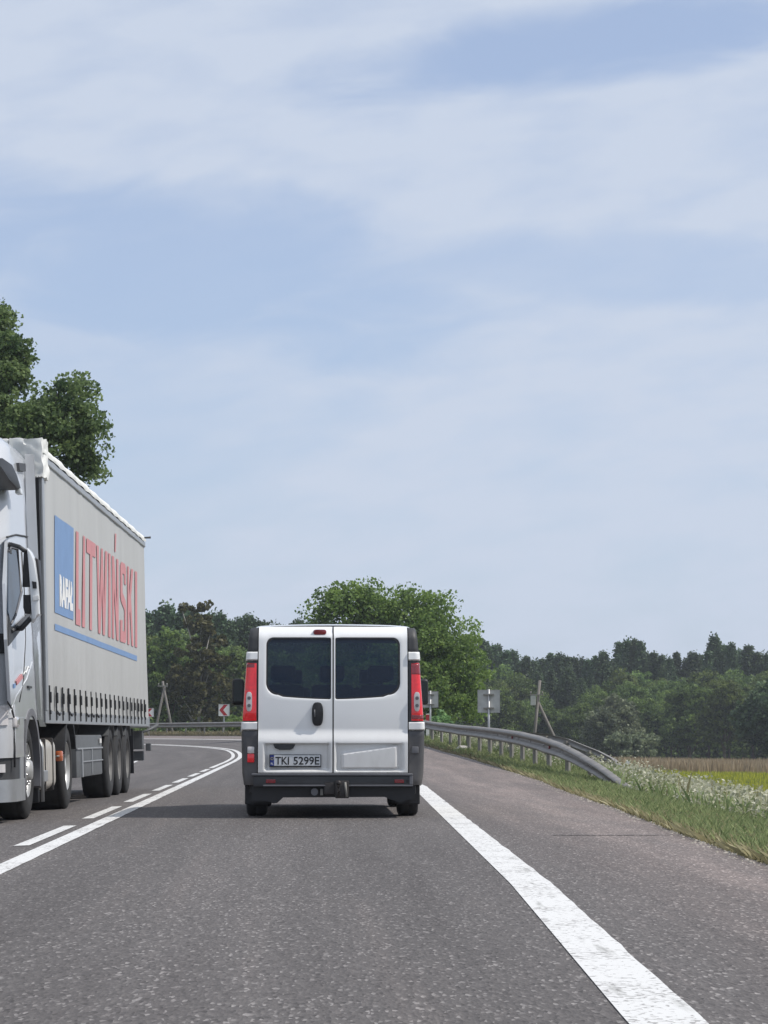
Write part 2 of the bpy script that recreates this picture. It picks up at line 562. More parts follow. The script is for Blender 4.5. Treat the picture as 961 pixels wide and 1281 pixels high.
M = {
    'asphalt': asphalt_mat(),
    'paint': paint_mat(),
    'ground': ground_mat(),
    'joint': simple('joint_bitumen', (0.045, 0.043, 0.042), 0.8),
    'zinc': simple('weathered_zinc', (0.205, 0.19, 0.172), 0.55, 0.15, var=0.22, scale=3.0, bump=0.15),
    'zinc_post': simple('zinc_post', (0.23, 0.22, 0.20), 0.6, 0.1, var=0.2, scale=5.0),
    'steel': simple('galvanised_steel', (0.42, 0.42, 0.42), 0.45, 0.6, var=0.1),
    'sign_back': simple('aluminium_sign_back', (0.46, 0.46, 0.44), 0.55, 0.05, var=0.12),
    'sign_white': simple('sign_white', (0.72, 0.71, 0.68), 0.5, var=0.06),
    'sign_red': simple('sign_red', (0.42, 0.012, 0.02), 0.45, var=0.06),
    'wood': simple('grey_timber', (0.17, 0.155, 0.14), 0.85, var=0.25, scale=2.0, stretch=(6, 6, 0.6)),
    'concrete': simple('concrete', (0.42, 0.40, 0.37), 0.9, var=0.15, bump=0.2),
    'bark': simple('bark', (0.10, 0.08, 0.06), 0.95, var=0.35, scale=3.0, stretch=(3, 3, 0.5), bump=0.4),
    'pine_bark': simple('pine_bark', (0.17, 0.10, 0.06), 0.95, var=0.35, scale=2.0, stretch=(3, 3, 0.5)),
    'birch_bark': simple('pale_bark', (0.38, 0.36, 0.32), 0.9, var=0.3, scale=2.0),
    'leaf': leaf_mat('broad_leaf', (0.065, 0.115, 0.030), (0.28, 0.37, 0.10), 0.45),
    'leaf_near': leaf_mat('roadside_leaf', (0.070, 0.140, 0.055), (0.32, 0.46, 0.18), 0.48),
    'leaf_forest': leaf_mat('forest_leaf', (0.032, 0.064, 0.018), (0.24, 0.32, 0.09), 0.4),
    'leaf_olive': leaf_mat('olive_leaf', (0.045, 0.056, 0.018), (0.190, 0.180, 0.070)),
    'leaf_willow': leaf_mat('willow_leaf', (0.085, 0.115, 0.060), (0.30, 0.34, 0.20)),
    'needle': leaf_mat('conifer_needle', (0.026, 0.056, 0.026), (0.115, 0.170, 0.075), 0.25),
    'grass': leaf_mat('grass_blade', (0.12, 0.160, 0.060), (0.40, 0.44, 0.21), 0.45),
    'dry_grass': leaf_mat('dry_grass_blade', (0.20, 0.17, 0.09), (0.42, 0.37, 0.23), 0.4),
    'petal': leaf_mat('white_petal', (0.24, 0.27, 0.12), (0.78, 0.77, 0.60), 0.35),
    'wheat': leaf_mat('ripe_cereal', (0.24, 0.18, 0.11), (0.48, 0.38, 0.25), 0.3),
    'rape': leaf_mat('yellow_green_crop', (0.17, 0.20, 0.04), (0.55, 0.50, 0.05), 0.35),
}
# vehicles
M.update({
    'van_paint': simple('white_van_paint', (0.80, 0.80, 0.795), 0.30, 0.0, var=0.02, scale=2.0, coat=0.6),
    'plastic': simple('grey_black_plastic', (0.038, 0.039, 0.042), 0.55, var=0.12, bump=0.05),
    'corner_plastic': simple('worn_grey_plastic', (0.062, 0.062, 0.067), 0.5, var=0.15),
    'plastic_light': simple('faded_grey_plastic', (0.13, 0.13, 0.14), 0.5, var=0.1),
    'black': simple('black_plastic', (0.012, 0.012, 0.014), 0.5, var=0.1),
    'rubber': simple('tyre_rubber', (0.022, 0.022, 0.023), 0.85, var=0.2, scale=12, bump=0.1),
    'lens_red': simple('red_lens', (0.70, 0.006, 0.014), 0.16, var=0.12, scale=30, coat=1.0),
    'lens_deep': simple('deep_red_lens', (0.22, 0.008, 0.015), 0.15, var=0.1, coat=1.0),
    'lens_clear': simple('clear_lens', (0.58, 0.55, 0.54), 0.15, var=0.08, scale=10, coat=1.0),
    'lens_amber': simple('amber_lens', (0.65, 0.16, 0.05), 0.2, coat=1.0),
    'van_glass': glass_mat('tinted_rear_glass', (0.50, 0.62, 0.62), 0.52),
    'clear_glass': glass_mat('windscreen_glass', (0.72, 0.78, 0.76), 0.85),
    'plate': simple('plate_white', (0.60, 0.61, 0.62), 0.4, var=0.04),
    'plate_blue': simple('plate_blue', (0.012, 0.03, 0.20), 0.4),
    'seat': simple('dark_seat_fabric', (0.03, 0.032, 0.036), 0.9),
    'metal_dark': simple('rusty_dark_metal', (0.055, 0.05, 0.048), 0.6, 0.5, var=0.3),
    'chrome': simple('bright_metal', (0.62, 0.62, 0.62), 0.22, 0.9, var=0.08),
    'cab_paint': simple('silver_cab_paint', (0.56, 0.575, 0.60), 0.28, 0.10, var=0.03, scale=2.0, coat=0.7),
    'cab_white': simple('white_cab_plastic', (0.68, 0.70, 0.72), 0.3, coat=0.4, var=0.03),
    'cab_glass': glass_mat('cab_window_glass', (0.30, 0.40, 0.42), 0.35),
    'curtain': None, 'tarp': simple('white_tarpaulin', (0.74, 0.74, 0.71), 0.55, var=0.05, scale=5, bump=0.5),
    'rail_grey': simple('dull_aluminium', (0.40, 0.41, 0.42), 0.4, 0.6, var=0.08),
    'print_red': simple('faded_red_print', (0.53, 0.225, 0.235), 0.6, var=0.07, scale=3),
    'print_blue': simple('faded_blue_print', (0.16, 0.265, 0.46), 0.6, var=0.06, scale=3),
    'print_white': simple('white_print', (0.74, 0.74, 0.73), 0.6, var=0.03),
    'chassis': simple('dark_chassis_steel', (0.028, 0.029, 0.032), 0.6, 0.2, var=0.2),
    'box_grey': simple('grey_storage_box', (0.095, 0.10, 0.105), 0.55, var=0.12),
    'tank': simple('dusty_aluminium_tank', (0.50, 0.47, 0.42), 0.4, 0.25, var=0.15, scale=4, stretch=(1, 4, 1)),
    'rim': simple('dusty_silver_rim', (0.52, 0.52, 0.51), 0.4, 0.5, var=0.15),
    'rim_dark': simple('grimy_rim', (0.16, 0.155, 0.15), 0.6, 0.3, var=0.2),
})
def add_grime(m, z0, z1, col, amount):
    """road dust thrown up over the lower panels"""
    n, l = m.node_tree.nodes, m.node_tree.links
    p = n['Principled BSDF']
    src = p.inputs['Base Color'].links[0].from_socket
    t = n.new('ShaderNodeTexCoord'); sz = n.new('ShaderNodeSeparateXYZ'); l.new(t.outputs['Object'], sz.inputs[0])
    mr = n.new('ShaderNodeMapRange'); mr.inputs[1].default_value = z0; mr.inputs[2].default_value = z1; mr.inputs[3].default_value = amount; mr.inputs[4].default_value = 0.0
    l.new(sz.outputs[2], mr.inputs[0])
    mp = n.new('ShaderNodeMapping'); mp.inputs['Scale'].default_value = (3, 3, 1.2); l.new(t.outputs['Object'], mp.inputs[0])
    z = n.new('ShaderNodeTexNoise'); z.inputs['Scale'].default_value = 2.5; z.inputs['Detail'].default_value = 8; z.inputs['Roughness'].default_value = 0.65
    l.new(mp.outputs[0], z.inputs['Vector'])
    k = n.new('ShaderNodeMath'); k.operation = 'MULTIPLY'; l.new(mr.outputs[0], k.inputs[0]); l.new(z.outputs['Fac'], k.inputs[1])
    mx = n.new('ShaderNodeMix'); mx.data_type = 'RGBA'; l.new(k.outputs[0], mx.inputs[0]); l.new(src, mx.inputs[6]); mx.inputs[7].default_value = col + (1,)
    l.new(mx.outputs[2], p.inputs['Base Color'])


add_grime(M['van_paint'], 0.40, 1.05, (0.36, 0.33, 0.29), 0.75)
add_grime(M['cab_paint'], 0.50, 1.60, (0.28, 0.26, 0.23), 0.7)
add_grime(M['corner_plastic'], 0.30, 0.85, (0.22, 0.20, 0.18), 0.6)
M['curtain'] = simple('grey_truck_curtain', (0.43, 0.43, 0.42), 0.5, var=0.06, scale=0.9, stretch=(1, 2.2, 0.35), bump=0.1)

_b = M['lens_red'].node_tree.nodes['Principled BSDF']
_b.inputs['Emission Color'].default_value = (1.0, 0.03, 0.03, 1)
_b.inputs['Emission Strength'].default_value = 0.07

add_grime(M['curtain'], 1.1, 2.4, (0.27, 0.26, 0.24), 0.6)

# ---------------------------------------------------------------- the road's course
# centre line as a chain of points; d is metres to the right of it, s metres along it
PX, PY, PT = [], [], []
_x, _y, _h = -1.85 - 0.0355 * -40, -40.0, -0.0355
DS = 1.0
for i in range(640):
    PX.append(_x); PY.append(_y); PT.append(_h)
    if _y > 78 and _h > -1.35:
        _h -= 0.0047 * DS * (1 if _y > 88 else 0.6)
    _x += math.sin(_h) * DS
    _y += math.cos(_h) * DS
PX, PY, PT = np.array(PX), np.array(PY), np.array(PT)
PS = np.arange(len(PX)) - 40.0          # s ~ Y on the straight
SUPR = [(-50, 0.0), (38, 0.0), (52, 0.014), (68, 0.038), (90, 0.063), (120, 0.068), (1000, 0.068)]
SUPL = [(-50, 0.033), (50, 0.033), (90, 0.063), (1000, 0.068)]
HC = [(-50, 0), (74, 0), (86, 0.05), (98, 0.18), (112, 0.22), (130, 0.25), (1000, 0.25)]
EDGE = [(-50, 2.6), (7.2, 2.94), (14, 3.18), (29.5, 3.56), (39, 3.80), (60, 3.75), (1000, 3.6)]
VERGE = [(-50, 4.7), (8, 4.85), (16.6, 5.03), (21.3, 5.23), (28.2, 5.59), (33, 5.77), (42, 6.15), (55, 6.38), (1000, 6.35)]
LEFT = -5.0


def sd_point(s, d):
    i = np.clip(np.asarray(s, float) + 40.0, 0, len(PX) - 1.001)
    k = i.astype(int); f = i - k
    x = PX[k] * (1 - f) + PX[k + 1] * f
    y = PY[k] * (1 - f) + PY[k + 1] * f
    h = PT[k] * (1 - f) + PT[k + 1] * f
    return x + np.cos(h) * d, y - np.sin(h) * d


def road_z(s, d):
    return lerp_tab(HC, s) + np.where(d > 0, lerp_tab(SUPR, s) * d, lerp_tab(SUPL, s) * d)


def to_sd(X, Y):
    X = np.atleast_1d(np.asarray(X, float)).ravel(); Y = np.atleast_1d(np.asarray(Y, float)).ravel()
    so, do = np.empty(len(X)), np.empty(len(X))
    step = 4000
    for a in range(0, len(X), step):
        xx, yy = X[a:a + step, None], Y[a:a + step, None]
        q = (xx - PX) ** 2 + (yy - PY) ** 2
        k = q.argmin(1)
        dx, dy = X[a:a + step] - PX[k], Y[a:a + step] - PY[k]
        h = PT[k]
        do[a:a + step] = dx * np.cos(h) - dy * np.sin(h)
        so[a:a + step] = PS[k] + dx * np.sin(h) + dy * np.cos(h)
    return so, do


def wob(x, y):
    return 0.05 * np.sin(x * 0.83 + 1.3) * np.cos(y * 0.47) + 0.04 * np.sin(x * 0.21 + y * 0.33) + 0.02 * np.sin(2.1 * x - 1.7 * y)


def terrain(X, Y):
    s, d = to_sd(X, Y)
    z = road_z(s, np.clip(d, -6.0, 7.2))
    base = -1.25 - 0.022 * np.clip(d - 13, 0, 60)
    d0 = np.interp(s, [10, 33, 46], [5.45, 6.2, 7.3])
    z = np.where(d > 0, road_z(s, np.clip(d, 0, d0)), z)
    right = np.maximum(z - 0.21 * np.clip(d - d0, 0, 100), base)
    left = np.maximum(z - 0.20 * np.clip(-d - 6.0, 0, 100), -1.3)
    out = np.where(d > d0, right, np.where(d < -6.0, left, z))
    w = np.clip((np.abs(d) - 6.6) / 3, 0, 1)
    out = out + wob(np.atleast_1d(X).ravel(), np.atleast_1d(Y).ravel()) * w
    return out, s, d


def gz(x, y):
    return float(terrain([x], [y])[0][0])


def hit(px, py, z_off=0.0, ymax=500):
    """point of the ground seen at a pixel of the photograph"""
    d = ray(px, py)
    Ys = np.linspace(5, ymax, 1200)
    xs, zs = d.x / d.y * Ys, CH + d.z / d.y * Ys
    t = terrain(xs, Ys)[0] + z_off
    k = int(np.argmax(zs <= t)) if (zs <= t).any() else len(Ys) - 1
    return Vector((xs[k], Ys[k], t[k]))


# ---------------------------------------------------------------- ground, road, markings
xs = np.unique(np.concatenate([np.arange(-1600, -120, 80), np.arange(-120, -30, 5), np.arange(-30, 32, 0.6), np.arange(32, 120, 4), np.arange(120, 1700, 80)]))
ys = np.unique(np.concatenate([np.arange(-400, -40, 40), np.arange(-40, 190, 1.0), np.arange(190, 400, 6), np.arange(400, 3000, 100)]))
GX, GY = np.meshgrid(xs, ys)
tz, ts, td = terrain(GX, GY)
vg = lerp_tab(VERGE, ts)
inside = (td < vg - 0.35) & (td > LEFT + 0.4)
tz = np.where(inside, tz - 0.18, tz - 0.012)
V = np.stack([GX.ravel(), GY.ravel(), tz], 1)
nx, ny = len(xs), len(ys)
I = (np.arange(ny - 1)[:, None] * nx + np.arange(nx - 1)[None, :]).ravel()
Fq = np.stack([I, I + 1, I + 1 + nx, I + nx], 1)
tag(np_mesh('ground', V, Fq, M['ground'], smooth=True), kind='structure')


def strip(name, s_list, d_fn, mat, dz, kind='structure', nd=1, wobble=0.0):
    """sheet along the road between d_fn(s)[0] and d_fn(s)[1]"""
    s_list = np.asarray(s_list, float)
    rows, uvs = [], []
    for j in range(nd + 1):
        a, b = d_fn(s_list)
        dd = a + (b - a) * j / nd
        if wobble:
            if j == nd:
                dd = dd + wobble * (np.sin(s_list * 5.3) * 0.4 + np.sin(s_list * 13.7 + 1) * 0.35 + RNG.normal(0, 0.35, len(s_list)))
        x, y = sd_point(s_list, dd)
        rows.append(np.stack([x, y, road_z(s_list, dd) + dz], 1))
        uvs.append(np.stack([s_list, dd], 1))
    n = len(s_list)
    V = np.concatenate(rows); U = np.concatenate(uvs)
    I = (np.arange(nd)[:, None] * n + np.arange(n - 1)[None, :]).ravel()
    Fq = np.stack([I, I + n, I + n + 1, I + 1], 1)
    return tag(np_mesh(name, V, Fq, mat, smooth=True, uv=U), kind=kind)


SR = np.concatenate([np.arange(-38, 110, 0.35), np.arange(110, 560, 1.0)])
strip('road', SR, lambda s: (np.full_like(s, LEFT), lerp_tab(VERGE, s)), M['asphalt'], 0.0, nd=24, wobble=0.05)
dline = strip('edge_line', SR, lambda s: (lerp_tab(EDGE, s) - 0.117, lerp_tab(EDGE, s) + 0.117), M['paint'], 0.004, nd=2, wobble=0.006)
strip('centre_line', SR, lambda s: (np.full_like(s, -0.075), np.full_like(s, 0.075)), M['paint'], 0.004, nd=2, wobble=0.004)
strip('left_edge_line', SR, lambda s: (np.full_like(s, -3.75), np.full_like(s, -3.63)), M['paint'], 0.004)
strip('double_line', np.arange(62.4, 560, 1.0), lambda s: (np.full_like(s, -0.31), np.full_like(s, -0.19)), M['paint'], 0.004)
rows = []
k = 0
for s0 in np.arange(19.0 - 48, 62, 6.0):
    o = strip('lane_dash', np.linspace(s0, s0 + 4.1, 8), lambda s: (np.full_like(s, -0.30), np.full_like(s, -0.18)), M['paint'], 0.004)
# tar joint across the shoulder
ja, jb = hit(690, 1046), hit(868, 1047)
mb = MB()
N = 40
for i in range(N):
    t0, t1 = i / N, (i + 1) / N
    p0, p1 = ja.lerp(jb, t0), ja.lerp(jb, t1)
    w0 = 0.042 * (0.4 + 0.6 * abs(math.sin(i * 1.7)))
    w1 = 0.042 * (0.4 + 0.6 * abs(math.sin((i + 1) * 1.7)))
    if t1 > 0.75: w0 *= 0.45
    if t1 > 0.75: w1 *= 0.45
    j0, j1 = 0.02 * math.sin(i * 0.9), 0.02 * math.sin((i + 1) * 0.9)
    mb.poly([(p0.x, p0.y - w0 + j0, 0.005), (p1.x, p1.y - w1 + j1, 0.005), (p1.x, p1.y + w1 + j1, 0.005), (p0.x, p0.y + w0 + j0, 0.005)])
tag(mb.build('road_joint', M['joint']), kind='structure')


# ---------------------------------------------------------------- leaves and trees
def quads(C, size, tint, up=0.0, aspect=1.0, rng=RNG):
    """leaf-sized faces at the points C"""
    n = len(C)
    nrm = rng.normal(size=(n, 3)); nrm[:, 2] += up
    nrm /= np.linalg.norm(nrm, axis=1, keepdims=True) + 1e-9
    a = np.cross(nrm, rng.normal(size=(n, 3))); a /= np.linalg.norm(a, axis=1, keepdims=True) + 1e-9
    b = np.cross(nrm, a)
    sz = (size * rng.uniform(0.6, 1.35, n))[:, None]
    a *= sz * 0.5; b *= sz * 0.5 * aspect
    V = np.stack([C - a, C - b * 0.9, C + a, C + b], 1).reshape(-1, 3)
    Fq = np.arange(n * 4).reshape(-1, 4)
    return V, Fq, np.repeat(tint, 4)


def crown(lobes, n_clumps, per, leaf, clump_r, seed, up=0.5, fill=0.15, flat=0.75):
    rng = np.random.default_rng(seed)
    L = np.array(lobes, float)
    vol = (L[:, 3] * L[:, 4] * L[:, 5]) ** (2 / 3)
    which = rng.choice(len(L), n_clumps, p=vol / vol.sum())
    dirs = rng.normal(size=(n_clumps, 3)); dirs /= np.linalg.norm(dirs, axis=1, keepdims=True)
    rad = rng.uniform(0.62, 1.0, n_clumps) ** 0.7
    inner = rng.random(n_clumps) < fill
    rad[inner] = rng.uniform(0.1, 0.7, inner.sum())
    cc = L[which, :3] + dirs * L[which, 3:] * rad[:, None]
    cr = clump_r * rng.uniform(0.55, 1.4, n_clumps)
    idx = np.repeat(np.arange(n_clumps), per)
    dd = rng.normal(size=(len(idx), 3)); dd /= np.linalg.norm(dd, axis=1, keepdims=True)
    rr = rng.uniform(0.25, 1.0, len(idx)) ** 0.5
    C = cc[idx] + dd * (cr[idx] * rr)[:, None] * np.array([1, 1, flat])
    tint = np.clip(rng.normal(0.45, 0.2, n_clumps)[idx] + rng.normal(0, 0.16, len(idx)), 0, 1)
    return quads(C, leaf, tint, up=up, rng=rng), cc


def limbs(mb, base, top, r0, targets, rng, nlimb=9):
    pts = []
    n = 7
    for i in range(n + 1):
        t = i / n
        pts.append(base.lerp(top, t) + Vector((rng.normal(0, 0.06), rng.normal(0, 0.06), 0)) * (top - base).length * 0.1 * t)
    mb.tube(pts, [r0 * (1.25 if i == 0 else 1) * (1 - 0.85 * i / n) for i in range(n + 1)], 9)
    if len(targets):
        sel = rng.choice(len(targets), min(nlimb, len(targets)), replace=False)
        for k in sel:
            e = Vector(targets[k])
            t = float(np.clip((e.z - base.z) / max(0.1, (top.z - base.z)) * 0.6, 0.2, 0.9))
            i = int(t * n); st = pts[i]
            mid = st.lerp(e, 0.5) + Vector((0, 0, (e - st).length * 0.08))
            mb.tube([st, mid, e], [r0 * (1 - 0.8 * t) * 0.55, r0 * 0.22, r0 * 0.05], 6)


def broad_tree(name, loc, h, w, seed, mat, bark='bark', n=130, per=55, leaf=0.30, clump=0.16, base=0.14, lobes=None, cat='tree', trunk_r=None, nl=10, link=True):
    """trunk, limbs and an uneven crown of leaf clumps"""
    rng = np.random.default_rng(seed)
    root = empty(name, loc)
    if lobes is None:
        lobes = []
        k = rng.integers(6, 9)
        lobes.append((0, 0, h * (0.55 + base * 0.3), w * 0.36, w * 0.36, h * (0.38 - base * 0.3)))
        for i in range(k):
            a = 2 * math.pi * i / k + rng.uniform(-0.4, 0.4)
            zz = rng.uniform(0.32 + base * 0.5, 0.78)
            rr = w * 0.32 * math.sqrt(max(0.1, 1 - (abs(zz - 0.5) * 1.5) ** 2))
            q = rng.uniform(0.18, 0.27)
            lobes.append((math.cos(a) * rr, math.sin(a) * rr, h * zz, w * q, w * q, h * q * 0.7))
    (Vq, Fq, T), cc = crown(lobes, n, per, leaf, clump * w, seed + 1)
    Vq[:, 2] = np.maximum(Vq[:, 2], 0.03)
    o = np_mesh('crown', Vq, Fq, mat, root, attr=T)
    mb = MB()
    r0 = trunk_r or h * 0.022
    limbs(mb, Vector((0, 0, -0.4)), Vector((0, 0, h * 0.78)), r0, cc, rng, nl)
    mb.build('trunk', M[bark], root)
    return root


def conifer(name, loc, h, w, seed, pine=False, per=16, tiers=22):
    rng = np.random.default_rng(seed)
    root = empty(name, loc)
    C, T, tips = [], [], []
    z0 = 0.38 if pine else 0.06
    for i in range(tiers):
        t = z0 + (1 - z0) * (i + rng.uniform(-0.3, 0.3)) / tiers
        t = min(t, 0.985)
        q = (1 - t) / (1 - z0)
        rad = w / 2 * ((q ** 0.88) if not pine else (q ** 0.55 * (1 - 0.25 * q) * rng.uniform(0.65, 1.1)))
        nb = rng.integers(5, 8)
        a0 = rng.uniform(0, 6.28)
        for b in range(nb):
            a = a0 + 2 * math.pi * b / nb + rng.uniform(-0.3, 0.3)
            L = rad * rng.uniform(0.7, 1.12) + 0.12
            sg = rng.uniform(0.02, 1.0, per) ** 0.8
            drop = -0.22 if not pine else 0.18
            px_ = np.cos(a) * L * sg + rng.normal(0, 0.10 * w / 4, per)
            py_ = np.sin(a) * L * sg + rng.normal(0, 0.10 * w / 4, per)
            pz_ = t * h + drop * L * sg ** 1.4 + rng.normal(0, (0.10 if not pine else 0.22) * w / 4, per)
            C.append(np.stack([px_, py_, pz_], 1))
            T.append(np.clip(rng.normal(0.4, 0.18) + sg * 0.2 + rng.normal(0, 0.12, per), 0, 1))
            tips.append((math.cos(a) * L * 0.8, math.sin(a) * L * 0.8, t * h + drop * L * 0.6))
    C.append(np.array([[0, 0, h * v] for v in np.linspace(0.94, 1.0, 7)])); T.append(np.full(7, 0.5))
    C = np.concatenate(C); T = np.concatenate(T)
    Vq, Fq, T4 = quads(C, 0.30, T, up=0.8, aspect=0.7, rng=rng)
    np_mesh('crown', Vq, Fq, M['needle'], root, attr=T4)
    mb = MB()
    mb.tube([(0, 0, -0.5), (0, 0, h * 0.5), (0.05, 0, h * 0.97)], [h * 0.013, h * 0.009, h * 0.002], 7)
    if pine:
        for k in rng.choice(len(tips), 14, replace=False):
            e = Vector(tips[k])
            mb.tube([(0, 0, e.z - 0.3), e], [h * 0.004, h * 0.0015], 5)
    mb.build('trunk', M['pine_bark' if pine else 'bark'], root)
    return root


def place_copy(src, loc, sc, rz, label=None, group=None, szz=None):
    c = copy_tree(src)
    c.location = loc
    c.scale = (sc, sc, szz or sc)
    c.rotation_euler = (0, 0, rz)
    return c


# ---------------------------------------------------------------- guardrails
def guardrail(s_list, d_fn, top_fn, posts, label, facing=-1):
    s_list = np.asarray(s_list, float)
    dd = d_fn(s_list)
    x, y = sd_point(s_list, dd)
    gzv = road_z(s_list, np.clip(dd, -7, 7.2))
    top = top_fn(s_list)
    i0 = len(s_list) // 2
    ox, oy = x[0], y[0]
    root = empty('guardrail', (ox, oy, gzv[0]))
    hh = np.interp(s_list, PS, PT)
    prof = [(0, 0), (.055, -.012), (.105, -.045), (.105, -.080), (.02, -.125), (-.01, -.155), (.02, -.185), (.105, -.230), (.105, -.265), (.055, -.298), (0, -.31),
            (-.006, -.31), (.048, -.294), (.098, -.262), (.098, -.233), (.013, -.188), (-.018, -.155), (.013, -.122), (.098, -.077), (.098, -.048), (.048, -.018), (-.006, 0)]
    rows = []
    for (o, z) in prof:
        q = facing * o
        fl = np.clip(0.5 + 0.5 * (s_list - s_list[0]) / 12.0, 0.5, 1.0)
        rows.append(np.stack([x + np.cos(hh) * q - ox, y - np.sin(hh) * q - oy, gzv + top + z * fl - gzv[0]], 1))
    n, k = len(s_list), len(prof)
    V = np.concatenate(rows)
    J = np.arange(k)
    I = np.arange(n - 1)
    a = (J[:, None] * n + I[None, :]).ravel(); b = (((J + 1) % k)[:, None] * n + I[None, :]).ravel()
    Fq = np.stack([a, b, b + 1, a + 1], 1)
    np_mesh('beam', V, Fq, M['zinc'], root)
    for sp_ in posts:
        d0 = float(d_fn(np.array([sp_]))[0]) - facing * 0.09
        px_, py_ = sd_point(sp_, d0)
        h = float(np.interp(sp_, PS, PT)); g0 = float(road_z(sp_, min(d0, 7.2)))
        tp = float(top_fn(np.array([sp_]))[0])
        mb = MB()
        mt = Matrix.Translation((px_ - ox, py_ - oy, g0 - gzv[0])) @ Matrix.Rotation(-h, 4, 'Z')
        mt2 = mt @ Matrix.Rotation(-0.5, 4, 'Z')
        mb.box(-0.035, 0.035, -0.05, -0.044, -0.3, tp - 0.03, mat=mt2)
        mb.box(-0.035, -0.029, -0.044, 0.05, -0.3, tp - 0.03, mat=mt2)
        mb.box(0.029, 0.035, -0.044, 0.05, -0.3, tp - 0.03, mat=mt2)
        mb.box(-0.075 if facing < 0 else 0.02, -0.02 if facing < 0 else 0.075, -0.05, 0.05, tp - 0.25, tp - 0.07, mat=mt)
        mb.build('post', M['zinc_post'], root)
        if facing < 0 and sp_ < 100 and tp > 0.5:
            mb = MB(); mb.tube([(-0.115, 0.0, tp - 0.155), (-0.075, 0.0, tp - 0.155)], 0.022, 8, cap=True)
            bmesh.ops.transform(mb.bm, matrix=mt, verts=mb.bm.verts)
            mb.build('bolt', M['steel'], root)
    tag(root, label, 'guardrail', 'metal crash barriers')
    return root


RAILTOP = [(36.4, 0.02), (38.2, 0.16), (40.2, 0.31), (43.3, 0.49), (46, 0.61), (50, 0.71), (54, 0.76), (60, 0.78), (700, 0.78)]
g1 = guardrail(np.concatenate([np.arange(36.4, 120, 0.5), np.arange(120, 300, 1.5)]),
               lambda s: np.interp(s, [36, 45, 60, 700], [6.86, 6.80, 6.80, 6.80]),
               lambda s: lerp_tab(RAILTOP, s),
               [42.4, 45.8, 49.2, 52.1, 55.0, 57.8, 60.7, 64.2, 67.9, 72.0, 76.3, 80.6] + list(np.arange(84.6, 290, 4.0)),
               'long weathered steel crash barrier curving round the outside of the bend')
g2 = guardrail(np.arange(47.4, 84, 0.7), lambda s: np.interp(s, [47, 60, 84], [8.1, 7.95, 7.35]),
               lambda s: np.interp(s, [47.4, 48.5, 51, 56, 60, 90], [0.06, 0.26, 0.40, 0.58, 0.64, 0.68]),
               [51.5, 55.5, 59.5, 63.5, 67.5, 71.5, 75.5, 79.5],
               'short dark barrier end sloping down behind the near tip of the long crash barrier', facing=1)
# white reflective cap on the tip of the short rail
px_, py_ = sd_point(47.5, 8.1)
mb = MB(); mb.box(-0.03, 0.03, -0.12, 0.05, -0.05, 0.3, 0.01, mat=Matrix.Translation((px_ - g2.location.x, py_ - g2.location.y, -0.02)) @ Matrix.Rotation(0.5, 4, 'Y'))
mb.build('end_cap', M['sign_white'], g2)
# reflectors in the web of the long rail
for s_ in (48.0, 56.3):
    a = sd_point(s_, 6.8 - 0.03)
    z = float(road_z(s_, 6.8) + lerp_tab(RAILTOP, s_)) - 0.155 - g1.location.z
    mb = MB(); mb.box(a[0] - g1.location.x - 0.02, a[0] - g1.location.x + 0.02, a[1] - g1.location.y - 0.05, a[1] - g1.location.y + 0.05, z - 0.03, z + 0.03, 0.005)
    mb.build('reflector', M['lens_deep'], g1)


# ---------------------------------------------------------------- signs
def chevron_sign(px, ytop, ybot, w, Y, label, front=True, post_px=None, rz=0.0, dark=False):
    top, bot = at(px, ytop, Y), at(px, ybot, Y)
    g0 = gz(top.x, top.y)
    root = empty('bend_sign', (top.x, top.y, g0), (0, 0, rz))
    zc, hh = (top.z + bot.z) / 2 - g0, (top.z - bot.z) / 2
    zt = top.z - g0
    sgn = -1 if front else 1
    mb = MB(); mb.tube([(0, 0, -0.4), (0, 0, zt + 0.03 if not front else zt - 0.05)], 0.032, 12)
    mb.build('post', M['steel'], root)
    mb = MB(); mb.box(-w / 2, w / 2, sgn * 0.045 - 0.006, sgn * 0.045 + 0.006, zc - hh, zc + hh, 0.003)
    # rolled rim
    y0, y1 = sgn * 0.045 - 0.02, sgn * 0.045 + 0.02
    panel = mb.build('panel', M['sign_white'] if front else M['sign_back'], root)
    mb = MB()
    for (a, b, c, d) in ((-w / 2 - .012, -w / 2, zc - hh - .012, zc + hh + .012), (w / 2, w / 2 + .012, zc - hh - .012, zc + hh + .012), (-w / 2, w / 2, zc + hh, zc + hh + .012), (-w / 2, w / 2, zc - hh - .012, zc - hh)):
        mb.box(a, b, y0, y1, c, d)
    mb.build('rim', M['steel'] if not dark else M['zinc'], root)
    if not front:
        mb = MB()
        for q in (-0.62, 0.62):
            mb = MB(); mb.box(-0.15, 0.15, -0.042, 0.036, zc + hh * q - 0.02, zc + hh * q + 0.02, 0.004)
            mb.build('bracket', M['zinc_post'], root)
        yy = 0.054
    else:
        yy = -0.054
    # arrow pointing to the photograph's left when front, mirrored on the hidden face otherwise
    mb = MB()
    s_ = 1 if front else 1
    P = [(-0.44, 0), (-0.02, 0.46), (0.34, 0.46), (-0.08, 0), (0.34, -0.46), (-0.02, -0.46)]
    P = [(s_ * a * w, zc + b * 2 * hh) for a, b in P]
    mb.prism(P, yy - 0.002, yy + 0.002, 'xz')
    mb.build('chevron', M['sign_red'], root)
    tag(root, label, 'road sign', 'square chevron signs round the bend')
    return root


